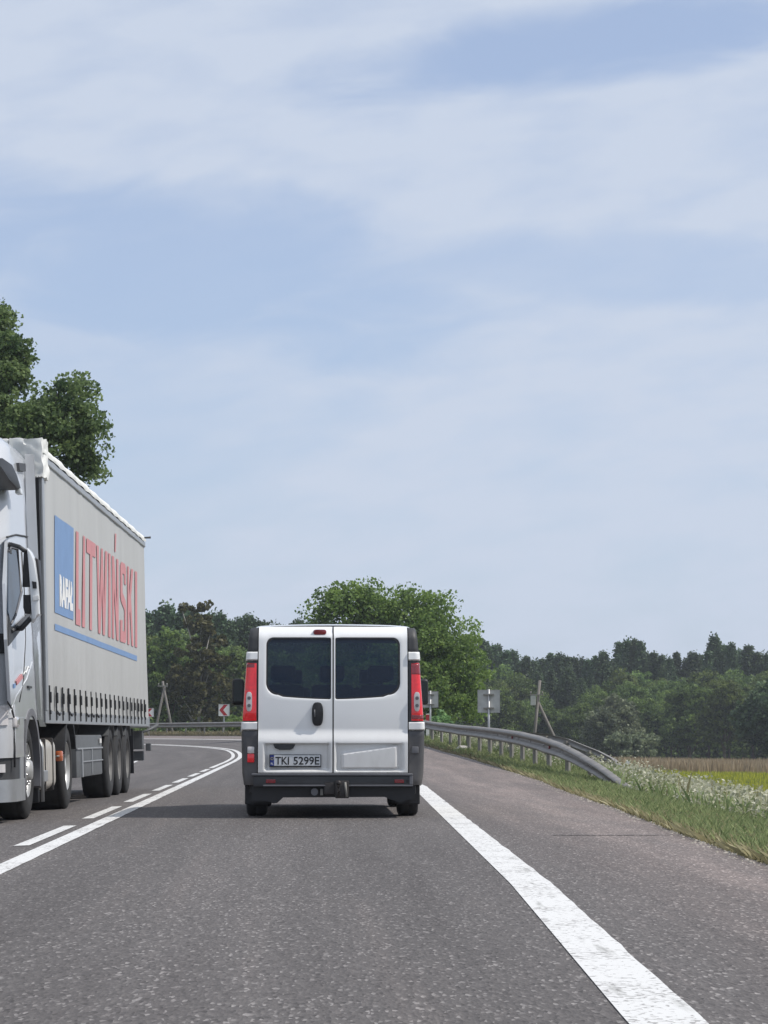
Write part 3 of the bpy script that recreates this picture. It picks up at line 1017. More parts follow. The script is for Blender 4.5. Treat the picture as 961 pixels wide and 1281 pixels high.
chevron_sign(280.5, 881, 895.6, 0.66, 152, 'white square sign with a red chevron pointing left, between the truck and the van')
chevron_sign(187.0, 886, 896.6, 0.56, 158, 'white square chevron sign peeking out beside the rear edge of the truck trailer')
chevron_sign(611.5, 863.5, 891, 0.60, 69, 'square road sign seen from behind, bare grey metal back on a post at the barrier', front=False, rz=-0.05)
chevron_sign(538.5, 865, 885, 0.58, 94, 'smaller square sign seen from behind, close to the right side of the van', front=False, rz=-0.1, dark=True)

# red-and-white marker post beyond the rail
p = at(535, 893, 104); g0 = gz(p.x, p.y)
root = empty('marker_post', (p.x, p.y, g0))
mb = MB(); mb.box(-0.07, 0.07, -0.03, 0.03, -0.2, p.z - g0, 0.01); mb.build('post', M['sign_white'], root)
mb = MB(); mb.box(-0.072, 0.072, -0.038, -0.031, p.z - g0 - 0.42, p.z - g0 - 0.03, 0.003); mb.build('reflector', M['sign_red'], root)
tag(root, 'low white marker post with a red panel behind the barrier just right of the van', 'marker post')


# ---------------------------------------------------------------- timber poles
def braced_pole(feet, apex, Y, label, kind):
    (fx1, fy1), (fx2, fy2) = feet
    A = at(apex[0], apex[1], Y)
    g0 = gz(A.x, Y)
    root = empty('utility_pole', (A.x, Y, g0))
    def rel(px, py, dy=0):
        q = at(px, py, Y); return Vector((q.x - A.x, dy, q.z - g0))
    top = rel(*apex)
    def down(a, b, dy):     # continue the leg to the soil
        a, b = Vector(a), Vector(b)
        t = (a.z + 0.5) / max(0.01, a.z - b.z)
        return a + (b - a) * t
    b1 = rel(fx1, fy1, 0.0)
    mb = MB(); f1 = down(top, b1, 0); mb.tube([f1, top], [0.105, 0.075], 10); mb.build('pole', M['wood'], root)
    j = top.lerp(b1, 0.38 if kind == 'box' else 0.12)
    b2 = rel(fx2, fy2, 0.3)
    mb = MB(); f2 = down(j + Vector((0.12, 0.1, 0)), b2, 0); mb.tube([f2, j + Vector((0.05, 0.1, 0))], [0.10, 0.075], 10); mb.build('brace', M['wood'], root)
    if kind == 'box':
        mb = MB(); mb.box(-0.36, -0.1, -0.12, 0.12, j.z - 0.12, j.z + 0.38, 0.02, mat=Matrix.Translation((j.x, 0, 0))); mb.build('transformer_box', M['sign_back'], root)
        mb = MB(); mb.box(-0.42, 0.3, -0.03, 0.03, -0.03, 0.03, 0.005, mat=Matrix.Translation((j.x, -0.1, j.z + 0.42))); mb.build('crossarm', M['zinc_post'], root)
    else:
        mb = MB(); mb.box(-0.42, 0.30, -0.04, 0.04, -0.04, 0.04, 0.005, mat=Matrix.Translation((j.x, -0.1, j.z + 0.05))); mb.build('crossarm', M['zinc_post'], root)
    for xx in (-0.36, 0.24):
        mb = MB(); mb.tube([(j.x + xx, -0.1, j.z + (0.45 if kind == 'box' else 0.09)), (j.x + xx, -0.1, j.z + (0.6 if kind == 'box' else 0.25))], [0.03, 0.045], 8)
        mb.build('insulator', M['zinc_post'], root)
    tag(root, label, 'utility pole', 'timber utility poles')


braced_pole(((668, 926), (697, 927)), (675.5, 851), 128, 'grey timber pole with a small box and leaning brace, behind the right barrier', 'box')
braced_pole(((215, 912), (195, 912)), (203.5, 852), 176, 'timber pole with two spread legs and a crossarm, behind the barrier next to the truck', 'plain')

# small pale stone at the shoulder's edge
p = hit(581, 941)
mb = MB(); r = bmesh.ops.create_icosphere(mb.bm, subdivisions=2, radius=0.5)
for v in r['verts']:
    v.co = Vector((v.co.x * 0.62, v.co.y * 0.35, v.co.z * 0.30 + 0.05)) * (1 + 0.1 * math.sin(v.co.x * 9 + v.co.z * 7))
o = mb.build('stone', M['concrete']); o.location = p
tag(o, 'pale flat stone lying at the edge of the hard shoulder under the barrier', 'stone')


# ---------------------------------------------------------------- near and middle trees
# round tree behind the van
TY = 122.0
c0 = at(503, 900, TY); g0 = gz(c0.x, TY); pm = F / TY
def L(px, py, rx, rz, dy=0.0, ry=None):
    q = at(px, py, TY)
    return (q.x - c0.x, dy, q.z - g0, rx / pm, (ry or rx) / pm, rz / pm)
lob = [L(500, 815, 70, 60), L(428, 768, 36, 33, -0.3), L(482, 762, 38, 27, 0.3), L(528, 768, 40, 30), L(566, 800, 34, 30, -0.5),
       L(578, 852, 31, 38, -0.6), L(556, 880, 42, 34, -0.8), L(430, 830, 45, 50, 0.5), L(500, 860, 70, 50, -0.6), L(594, 885, 17, 24, -0.8), L(455, 745, 22, 13), L(400, 772, 12, 12), L(545, 762, 20, 14), L(416, 752, 24, 20), L(445, 752, 24, 18)]
t1 = broad_tree('roadside_tree', (c0.x, TY, g0), 8.6, 9.0, 21, M['leaf'], n=430, per=120, leaf=0.15, clump=0.078, lobes=lob, nl=14, trunk_r=0.22)
tag(t1, 'large round bright green leafy tree rising right behind the white van', 'tree')

# big tree behind the truck
TY = 74.0
c0 = at(-10, 560, TY); g0 = gz(c0.x, TY); pm = F / TY
lob = [L(-30, 560, 75, 60), L(0, 470, 38, 55, -0.4), L(-45, 430, 55, 70, 0.5), L(18, 455, 22, 30, -0.2), L(-10, 400, 22, 30), L(84, 505, 42, 36, 0.2), L(108, 540, 26, 40, 0.0), L(70, 545, 40, 42, -0.5),
       L(108, 578, 20, 24, 0.2), L(20, 545, 50, 46, -0.6), L(-60, 650, 90, 80), L(20, 640, 60, 60)]
t2 = broad_tree('roadside_tree', (c0.x, TY, g0), 13, 10, 33, M['leaf_near'], n=760, per=95, leaf=0.12, clump=0.042, lobes=lob, nl=26, trunk_r=0.32)
tag(t2, 'tall leafy tree with airy crown rising above the truck at the left edge', 'tree')

# ---------------------------------------------------------------- forest: a few kinds, copied
conifs = [conifer('conifer', (0, -300, -50), 13, 6.2 if i % 3 else 5.6, 100 + i, pine=(i % 3 == 0), per=44, tiers=30) for i in range(6)]
broads = [broad_tree('forest_tree', (0, -300, -50), 12, 7.5, 200 + i, M['leaf_forest'], n=300, per=60, leaf=0.26, clump=0.085, nl=6) for i in range(5)]
used = set()


def put(src, px, Y, top_y, label, group, wscale=1.0, cat=None, rz=None):
    """a tree at a column of the photograph, distance Y, reaching up to row top_y"""
    q = at(px, top_y, Y)
    g = gz(q.x, Y)
    sc = (q.z - g) / (13.0 if src in conifs else 12.0)
    if src not in used:
        used.add(src); o = src
    else:
        o = copy_tree(src)
    o.location = (q.x, Y, g - 0.1)
    o.scale = (sc * wscale, sc * wscale, sc)
    o.rotation_euler = (0, 0, random.uniform(0, 6.28) if rz is None else rz)
    tag(o, label, cat or ('conifer' if src in conifs else 'tree'), group)
    return o


GR = 'trees of the forest edge on the right'
SKY = [(560, 800), (610, 803), (640, 812), (675, 820), (715, 822), (750, 822), (775, 806), (790, 801), (815, 812), (845, 818), (880, 806), (905, 803), (925, 805), (945, 812), (985, 802), (1100, 806), (1250, 800)]
px = 560
i = 0
while px < 1210:
    ty = float(lerp_tab(SKY, px)) + random.uniform(-6, 12)
    put(conifs[i % 6], px, random.uniform(318, 345), ty, 'dark conifer in the back row of the forest on the right', GR, random.uniform(0.9, 1.25))
    px += random.uniform(7.5, 12); i += 1
px = 570
while px < 1210:
    ty = float(lerp_tab(SKY, px)) + random.uniform(14, 34)
    if random.random() < 0.45 or px > 800:
        put(broads[i % 5], px, random.uniform(296, 312), ty, 'mid green leafy tree in the middle row of the forest on the right', GR, random.uniform(0.8, 1.05))
    else:
        put(conifs[i % 6], px, random.uniform(296, 312), ty, 'dark conifer in the middle row of the forest on the right', GR, random.uniform(1.0, 1.3))
    px += random.uniform(14, 22); i += 1
px = 600
while px < 1210:
    ty = float(lerp_tab(SKY, px)) + random.uniform(34, 60)
    put(broads[i % 5], px, random.uniform(278, 290), ty, 'low leafy tree in the front row of the forest on the right', GR, random.uniform(0.9, 1.2))
    px += random.uniform(20, 30); i += 1

GL = 'trees of the wood on the left'
SKYL = [(100, 760), (180, 768), (200, 758), (225, 757), (250, 762), (270, 772), (290, 772), (310, 768), (330, 777), (355, 776), (372, 772), (395, 778), (470, 780), (600, 800)]
px = 60
while px < 560:
    ty = float(lerp_tab(SKYL, px)) + random.uniform(-2, 8)
    put(conifs[i % 6], px, random.uniform(235, 262), ty, 'dark conifer in the back row of the wood on the left', GL, random.uniform(0.9, 1.2))
    px += random.uniform(8, 13); i += 1
px = 80
while px < 520:
    ty = float(lerp_tab(SKYL, px)) + random.uniform(14, 40)
    put(broads[i % 5], px, random.uniform(206, 226), ty, 'leafy tree in the front row of the wood on the left', GL, random.uniform(0.8, 1.05))
    px += random.uniform(18, 26); i += 1

# trees one can tell apart
def special(px, Y, base_y, top_y, w_px, seed, mat, name, label, n=200, per=50, leaf=0.26, clump=0.10, bark='bark', lobes=None, base=0.0):
    q = at(px, top_y, Y); g = gz(q.x, Y); h = q.z - g
    o = broad_tree(name, (q.x, Y, g), h, w_px / F * Y, seed, M[mat], bark=bark, n=n, per=per, leaf=leaf, clump=clump, nl=8, base=base, lobes=lobes)
    tag(o, label, 'tree')
    return o


special(212, 196, 915, 772, 78, 51, 'leaf_forest', 'leafy_tree', 'green leafy tree beside the rear edge of the trailer, left of the olive one', n=340, leaf=0.26, clump=0.08)
q = at(250, 752, 192); gq = gz(q.x, 192); pm = F / 192; TY = 192
c0 = q; g0 = gq
lob = [L(246, 838, 32, 44), L(262, 815, 24, 36), L(232, 860, 28, 34), L(270, 870, 26, 32), L(243, 760, 8, 8), L(255, 757, 8, 7), L(233, 762, 6, 5), L(248, 785, 18, 18), L(254, 890, 30, 26)]
special(250, 192, 915, 752, 70, 52, 'leaf_olive', 'leafy_tree', 'brownish olive tree with a thin airy top, the tallest between truck and van', n=330, leaf=0.24, clump=0.07, bark='birch_bark', lobes=lob)
special(292, 205, 915, 800, 56, 53, 'leaf_forest', 'leafy_tree', 'rounded green tree just left of the van roof', n=240, leaf=0.26, clump=0.09)
special(293, 162, 915, 893, 34, 54, 'leaf', 'roadside_bush', 'small light green bush beside the van behind the chevron sign', n=90, leaf=0.14, clump=0.12)
special(768, 262, 948, 864, 72, 55, 'leaf_willow', 'willow', 'pale grey green bushy willow in front of the dark forest', n=360, leaf=0.28, clump=0.09)
special(792, 246, 948, 915, 60, 56, 'leaf_willow', 'willow_bush', 'low pale bush at the foot of the willow by the cereal field', n=150, leaf=0.25, clump=0.10)
special(968, 225, 958, 845, 90, 57, 'needle', 'dark_tree', 'very dark tree at the right edge of the picture in front of the forest', n=420, leaf=0.30, clump=0.09)
special(905, 270, 948, 838, 62, 58, 'leaf_forest', 'leafy_tree', 'yellowish green tree in front of the forest near the right edge', n=260, leaf=0.3, clump=0.09)
special(862, 276, 948, 842, 66, 59, 'leaf_forest', 'leafy_tree', 'green tree in front of the forest midway between willow and right edge', n=260, leaf=0.3, clump=0.09)
special(548, 112, 925, 886, 46, 60, 'leaf_near', 'roadside_bush', 'dark bush under the round tree, behind the barrier beside the van', n=140, leaf=0.16, clump=0.10)

# undergrowth closing the foot of the two woods
def thicket(px0, px1, Y0, Y1, h, count, label, name, seed):
    rng = np.random.default_rng(seed)
    n = count
    Yv = rng.uniform(Y0, Y1, n); pv = rng.uniform(px0, px1, n)
    X = (pv - PW / 2) / F * Yv
    z = terrain(X, Yv)[0]
    per = 60
    hh = h * rng.uniform(0.5, 1.2, n)
    idx = np.repeat(np.arange(n), per)
    C = np.stack([X[idx] + rng.normal(0, 0.9, n * per), Yv[idx] + rng.normal(0, 0.6, n * per), z[idx] + hh[idx] * rng.uniform(0, 1, n * per)], 1)
    T = np.clip(rng.normal(0.35, 0.2, n)[idx] + rng.normal(0, 0.1, n * per), 0, 1)
    Vq, Fq, T4 = quads(C, 0.42, T, up=0.4, rng=rng)
    return tag(np_mesh(name, Vq, Fq, M['leaf_forest'], attr=T4), label, 'undergrowth', kind='stuff')


thicket(560, 1230, 292, 322, 5.0, 520, 'dark undergrowth between the trunks at the foot of the right forest', 'undergrowth', 5)
thicket(60, 560, 200, 235, 4.2, 420, 'dark undergrowth at the foot of the left wood behind the barrier', 'undergrowth', 6)


# ---------------------------------------------------------------- grass, flowers, crops
def blades(name, s, d, hgt, wid, mat, label, cat, rng, lean=0.35, z_add=0.0, xy=None):
    if xy is None:
        x, y = sd_point(s, d)
    else:
        x, y = xy
    z = terrain(x, y)[0] + z_add
    n = len(x)
    a = rng.uniform(0, 2 * math.pi, n)
    h = hgt * rng.uniform(0.5, 1.3, n); w = wid * rng.uniform(0.6, 1.3, n)
    lx, ly = rng.normal(0, lean, n) * h, rng.normal(0, lean, n) * h
    B = np.stack([x, y, z], 1)
    ca, sa = np.cos(a) * w / 2, np.sin(a) * w / 2
    v0 = B + np.stack([-ca, -sa, np.zeros(n)], 1)
    v1 = B + np.stack([ca, sa, np.zeros(n)], 1)
    m1 = B + np.stack([lx * 0.35 + ca * 0.7, ly * 0.35 + sa * 0.7, h * 0.6], 1)
    v2 = B + np.stack([lx, ly, h], 1)
    V = np.stack([v0, v1, m1, v2], 1).reshape(-1, 3)
    Fq = np.arange(n * 4).reshape(-1, 4)
    T = np.repeat(np.clip(rng.normal(0.45, 0.25, n), 0, 1), 4)
    return tag(np_mesh(name, V, Fq, M[mat], attr=T), label, cat, kind='stuff')


rg = np.random.default_rng(3)


def clumpy(n, s0, s1, d0fn, d1fn, pw=1.0, near=1.5):
    s = s0 + (s1 - s0) * rg.random(n) ** near
    a, b = d0fn(s), d1fn(s)
    d = a + (b - a) * rg.random(n) ** pw
    keep = (np.sin(s * 1.9 + 3 * np.sin(d * 1.3)) * np.cos(d * 2.7 + s * 0.6) + rg.normal(0, 0.8, n)) > -0.7
    return s[keep], d[keep]


ve = lambda s: lerp_tab(VERGE, s)
s, d = clumpy(150000, 12, 60, lambda s: ve(s) - 0.10, lambda s: ve(s) + 3.2)
blades('verge_grass', s, d, 0.11, 0.013, 'grass', 'short green grass on the verge right of the hard shoulder', 'grass', rg)
s, d = clumpy(80000, 12, 60, lambda s: ve(s) - 0.12, lambda s: ve(s) + 2.6, pw=1.3)
blades('verge_grass', s, d, 0.085, 0.012, 'dry_grass', 'dry straw coloured grass mixed into the verge', 'dry grass', rg, lean=0.6)
s, d = clumpy(60000, 46, 110, lambda s: ve(s) - 0.05, lambda s: ve(s) + 6, near=1.0)
blades('verge_grass', s, d, 0.15, 0.025, 'grass', 'taller grass growing around the barrier posts', 'grass', rg)
s, d = clumpy(30000, 110, 210, lambda s: ve(s) + 0.05, lambda s: ve(s) + 5, near=1.0)
blades('verge_grass', s, d, 0.25, 0.05, 'dry_grass', 'dry grass strip beyond the far part of the barrier', 'grass', rg)
s, d = clumpy(26000, 48, 200, lambda s: ve(s) - 0.1, lambda s: ve(s) + 0.6, near=1.0)
blades('verge_grass', s, d, 0.09, 0.03, 'dry_grass', 'dry pale grass fringe at the foot of the barrier', 'dry grass', rg, lean=0.8)
s, d = clumpy(110000, 18, 120, lambda s: ve(s) + 2.2, lambda s: ve(s) + 22, near=1.3, pw=1.4)
blades('meadow_grass', s, d, 0.22, 0.013, 'grass', 'rough meadow grass on the slope below the verge', 'grass', rg)

# loose gravel along the ragged edge of the asphalt
n = 9000
s = 10 + 75 * rg.random(n) ** 1.5
d = ve(s) + rg.normal(0.0, 0.09, n)
x, y = sd_point(s, d); z = road_z(s, np.clip(d, 0, 7.2)) + 0.001
r_ = rg.uniform(0.004, 0.013, n)
off = np.array([[-1, -1, -.2], [1, -1, -.2], [1.1, 1, -.2], [-1, .9, -.2], [-.5, -.5, 1], [.6, -.4, .9], [.5, .6, 1], [-.5, .5, .8]])
a = rg.uniform(0, 6.28, n)[:, None]
O = off[None] * r_[:, None, None] * np.stack([rg.uniform(.7, 1.4, n), rg.uniform(.7, 1.4, n), rg.uniform(.4, .9, n)], 1)[:, None, :]
OX = O[..., 0] * np.cos(a) - O[..., 1] * np.sin(a); OY = O[..., 0] * np.sin(a) + O[..., 1] * np.cos(a)
V = np.stack([x[:, None] + OX, y[:, None] + OY, z[:, None] + O[..., 2]], -1).reshape(-1, 3)
q_ = np.array([[4, 5, 6, 7], [0, 1, 5, 4], [1, 2, 6, 5], [2, 3, 7, 6], [3, 0, 4, 7]])
Fq = (np.arange(n)[:, None, None] * 8 + q_[None]).reshape(-1, 4)
tag(np_mesh('gravel', V, Fq, simple('pale_gravel', (0.34, 0.31, 0.27), 0.9, var=0.3, scale=3)), 'loose pale gravel along the edge of the hard shoulder', 'gravel', kind='stuff')

# white-flowering meadow plants
rm = np.random.default_rng(9)
n = 14000
s = 18 + 80 * rm.random(n) ** 1.3
d = np.interp(s, [20, 34, 46], [6.25, 6.6, 7.3]) + 0.5 * rm.random(n) + (16 * rm.random(n) ** 1.5)
keep = (np.sin(s * 0.55 + 1.5 * np.sin(d)) + np.cos(d * 0.9 - s * 0.23) + rm.normal(0, 0.7, n)) > -0.3
s, d = s[keep], d[keep]
x, y = sd_point(s, d)
keep = x < 8.6 + (y - 57) * 0.078 + rm.normal(0, 0.25, len(x))
x, y, s, d = x[keep], y[keep], s[keep], d[keep]; n = len(x)
z = terrain(x, y)[0]
hp = rm.uniform(0.10, 0.44, n)
per = 26
idx = np.repeat(np.arange(n), per)
rr = rm.uniform(0, 1, n * per) ** 0.5 * 0.20
aa = rm.uniform(0, 6.283, n * per)
C = np.stack([x[idx] + rr * np.cos(aa), y[idx] + rr * np.sin(aa), z[idx] + hp[idx] - rr * 0.7 + rm.normal(0, 0.06, n * per)], 1)
T = np.clip(rm.normal(0.6, 0.25, n)[idx] + rm.normal(0, 0.15, n * per), 0, 1)
Vq, Fq, T4 = quads(C, 0.044, T, up=1.2, rng=rm)
tag(np_mesh('meadow_flowers', Vq, Fq, M['petal'], attr=T4), 'mass of small white flower heads in the meadow beside the barrier end', 'flowers', kind='stuff')
idx = np.repeat(np.arange(n), 7)
blades('flower_stems', None, None, 0.28, 0.009, 'grass', 'green stems and leaves of the white flowers in the meadow', 'flower stems', rm, lean=0.2, xy=(x[idx] + rm.normal(0, 0.08, n * 7), y[idx] + rm.normal(0, 0.08, n * 7)))
k = rm.choice(n, 2200)
blades('dead_stems', None, None, 0.42, 0.011, 'dry_grass', 'brown dead weed stalks among the white flowers', 'dead stalks', rm, lean=0.08, xy=(x[k], y[k]))


def crop(name, X0, X1, Y0, Y1, n, hgt, wid, mat, label, cat, rng, skew=0.0):
    y = rng.uniform(Y0, Y1, n)
    t = rng.random(n)
    x = X0 + (X1 - X0) * t + skew * (y - Y0)
    return blades(name, None, None, hgt, wid, mat, label, cat, rng, lean=0.10, xy=(x, y))


rc = np.random.default_rng(17)
crop('cereal_crop', 7, 70, 172, 240, 90000, 0.90, 0.10, 'wheat', 'ripe beige cereal field in front of the right forest', 'cereal field', rc, skew=0.12)
crop('yellow_crop', 8.9, 40, 58, 150, 110000, 0.30, 0.05, 'rape', 'low yellow green crop at the right edge behind the white flowers', 'crop', rc, skew=0.078)
# pale farm track between the crops
mb = MB()
xsT = np.linspace(14, 80, 30)
for a, b in zip(xsT[:-1], xsT[1:]):
    mb.poly([(a, 156, gz(a, 156) + 0.05), (b, 156, gz(b, 156) + 0.05), (b, 159.5, gz(b, 159.5) + 0.05), (a, 159.5, gz(a, 159.5) + 0.05)])
tag(mb.build('farm_track', simple('pale_sand', (0.33, 0.31, 0.26), 0.95)), kind='structure')


# ---------------------------------------------------------------- white van
VROOT = empty('van', (-0.512, 24.9, 0.0), (0, 0, 0.030))
tag(VROOT, 'white panel van with dark tinted rear windows driving ahead, seen from behind', 'van')


def v_half(z):
    return float(np.interp(z, [0.25, 0.45, 0.85, 1.05, 1.55, 1.8, 1.9, 1.95], [0.875, 0.905, 0.915, 0.905, 0.872, 0.852, 0.838, 0.80]))


def v_off(x, z):
    o = 0.03 * (x / 0.9) ** 2
    if z > 1.0: o += 0.09 * ((z - 1.0) / 0.9) ** 2
    if z > 1.80: o += 0.12 * min(1.3, (z - 1.80) / 0.14) ** 2
    return o


# shell: sections along the length, roof and windscreen
def v_section(ztop, zbot, ws, y_fn):
    pts = []
    zs_side = np.linspace(zbot, ztop - 0.12, 14)
    for z in zs_side: pts.append((-v_half(z * 1.0 if ztop > 1.6 else min(z, 1.2)) * ws, z))
    hw = v_half(ztop - 0.12 if ztop > 1.6 else min(ztop, 1.2)) * ws
    for a in np.linspace(0, math.pi / 2, 6)[1:]: pts.append((-hw + 0.12 * (1 - math.cos(a)), ztop - 0.12 + 0.12 * math.sin(a)))
    for x in np.linspace(-hw + 0.12, hw - 0.12, 12)[1:-1]: pts.append((x, ztop + 0.018 * (1 - (x / hw) ** 2)))
    for a in np.linspace(math.pi / 2, 0, 6)[:-1]: pts.append((hw - 0.12 * (1 - math.cos(a)), ztop - 0.12 + 0.12 * math.sin(a)))
    for z in zs_side[::-1]: pts.append((v_half(z * 1.0 if ztop > 1.6 else min(z, 1.2)) * ws, z))
    return [(x, y_fn(x, z), z) for x, z in pts]


secs = [v_section(1.925, 0.32, 1.0, lambda x, z: v_off(x, z) + 0.035)]
for yy in (0.45, 0.9, 1.4, 1.9, 2.4, 2.9): secs.append(v_section(1.945, 0.32, 1.0, lambda x, z, q=yy: q))
secs.append(v_section(1.90, 0.32, 0.995, lambda x, z: 3.30))
secs.append(v_section(1.55, 0.32, 0.985, lambda x, z: 3.80))
secs.append(v_section(1.15, 0.32, 0.975, lambda x, z: 4.22))
secs.append(v_section(1.02, 0.30, 0.93, lambda x, z: 4.55))
secs.append(v_section(0.80, 0.28, 0.84, lambda x, z: 4.76))
mb = MB(); gl = MB()
nn = len(secs[0])
for i in range(len(secs) - 1):
    for k in range(nn - 1):
        q = [secs[i][k], secs[i][k + 1], secs[i + 1][k + 1], secs[i + 1][k]]
        roofy = 15 < k < nn - 17
        (gl if (i in (7, 8) and roofy) else mb).poly(q)
mb.poly(secs[-1])
bmesh.ops.remove_doubles(mb.bm, verts=mb.bm.verts, dist=0.0005)
bmesh.ops.remove_doubles(gl.bm, verts=gl.bm.verts, dist=0.0005)
mb.build('body', M['van_paint'], VROOT, smooth_angle=40)
gl.build('windscreen', M['clear_glass'], VROOT, smooth_angle=40)

WO, WI = 0.672, 0.022          # window's outer and inner edge from the centre
WT, WBO, WBI = 1.808, 1.232, 1.190


def win_outline(sx, grow=0.0, n=14):
    """rounded window outline, corners in order; sx = -1 left door, 1 right door"""
    P = []
    def arc(cx, cz, r, a0, a1):
        for a in np.linspace(a0, a1, n):
            P.append((cx + r * math.cos(a), cz + r * math.sin(a)))
    o, i_ = WO + grow, WI - grow * 0.4
    t, bo, bi = WT + grow, WBO - grow, WBI - grow
    r1, r2, r3 = 0.075, 0.12, 0.018
    arc(o - r1, t - r1, r1, 0, math.pi / 2)
    P += [(x, t) for x in np.linspace(o - r1 - 0.05, i_ + r3 + 0.05, 8)]
    arc(i_ + r3, t - r3, r3, math.pi / 2, math.pi)
    P += [(i_, z) for z in np.linspace(t - r3 - 0.05, bi + r3 + 0.05, 6)]
    arc(i_ + r3, bi + r3, r3, math.pi, 1.5 * math.pi)
    P += [(x, bi + (bo - bi) * ((x - i_) / (o - i_)) ** 1.6) for x in np.linspace(i_ + r3 + 0.04, o - r2 - 0.05, 9)]
    arc(o - r2, bo + r2 + 0.004, r2, 1.5 * math.pi, 2 * math.pi)
    P += [(o, z) for z in np.linspace(bo + r2 + 0.05, t - r1 - 0.05, 5)]
    return [(sx * x, z) for x, z in P]


def sstep(a, b, x):
    t = min(1.0, max(0.0, (x - a) / (b - a)))
    return t * t * (3 - 2 * t)


def relief(x, z):
    """depth of the pressed lower door; negative stands out towards the back"""
    o = 0.0
    o -= 0.050 * (1 - sstep(0.752, 0.895, z)) if z > 0.748 else 0.0
    if z <= 0.748:
        o -= 0.050
        ax = abs(x)
        if x < 0:      # number plate recess
            rec = sstep(0.030, 0.060, ax) * (1 - sstep(0.655, 0.70, ax)) * (1 - sstep(0.735, 0.748, z)) * sstep(0.465, 0.50, z)
            o += 0.050 * rec
        else:
            rec = sstep(0.02, 0.05, ax) * (1 - sstep(0.67, 0.715, ax)) * (1 - sstep(0.735, 0.748, z)) * sstep(0.465, 0.49, z)
            o += 0.045 * rec
            ztop = 0.650 + (ax - 0.07) * 0.145
            pan = sstep(0.075, 0.10, ax) * (1 - sstep(0.630, 0.662, ax)) * (1 - sstep(ztop - 0.02, ztop + 0.004, z)) * sstep(0.482, 0.51, z)
            o -= 0.040 * pan
    return o


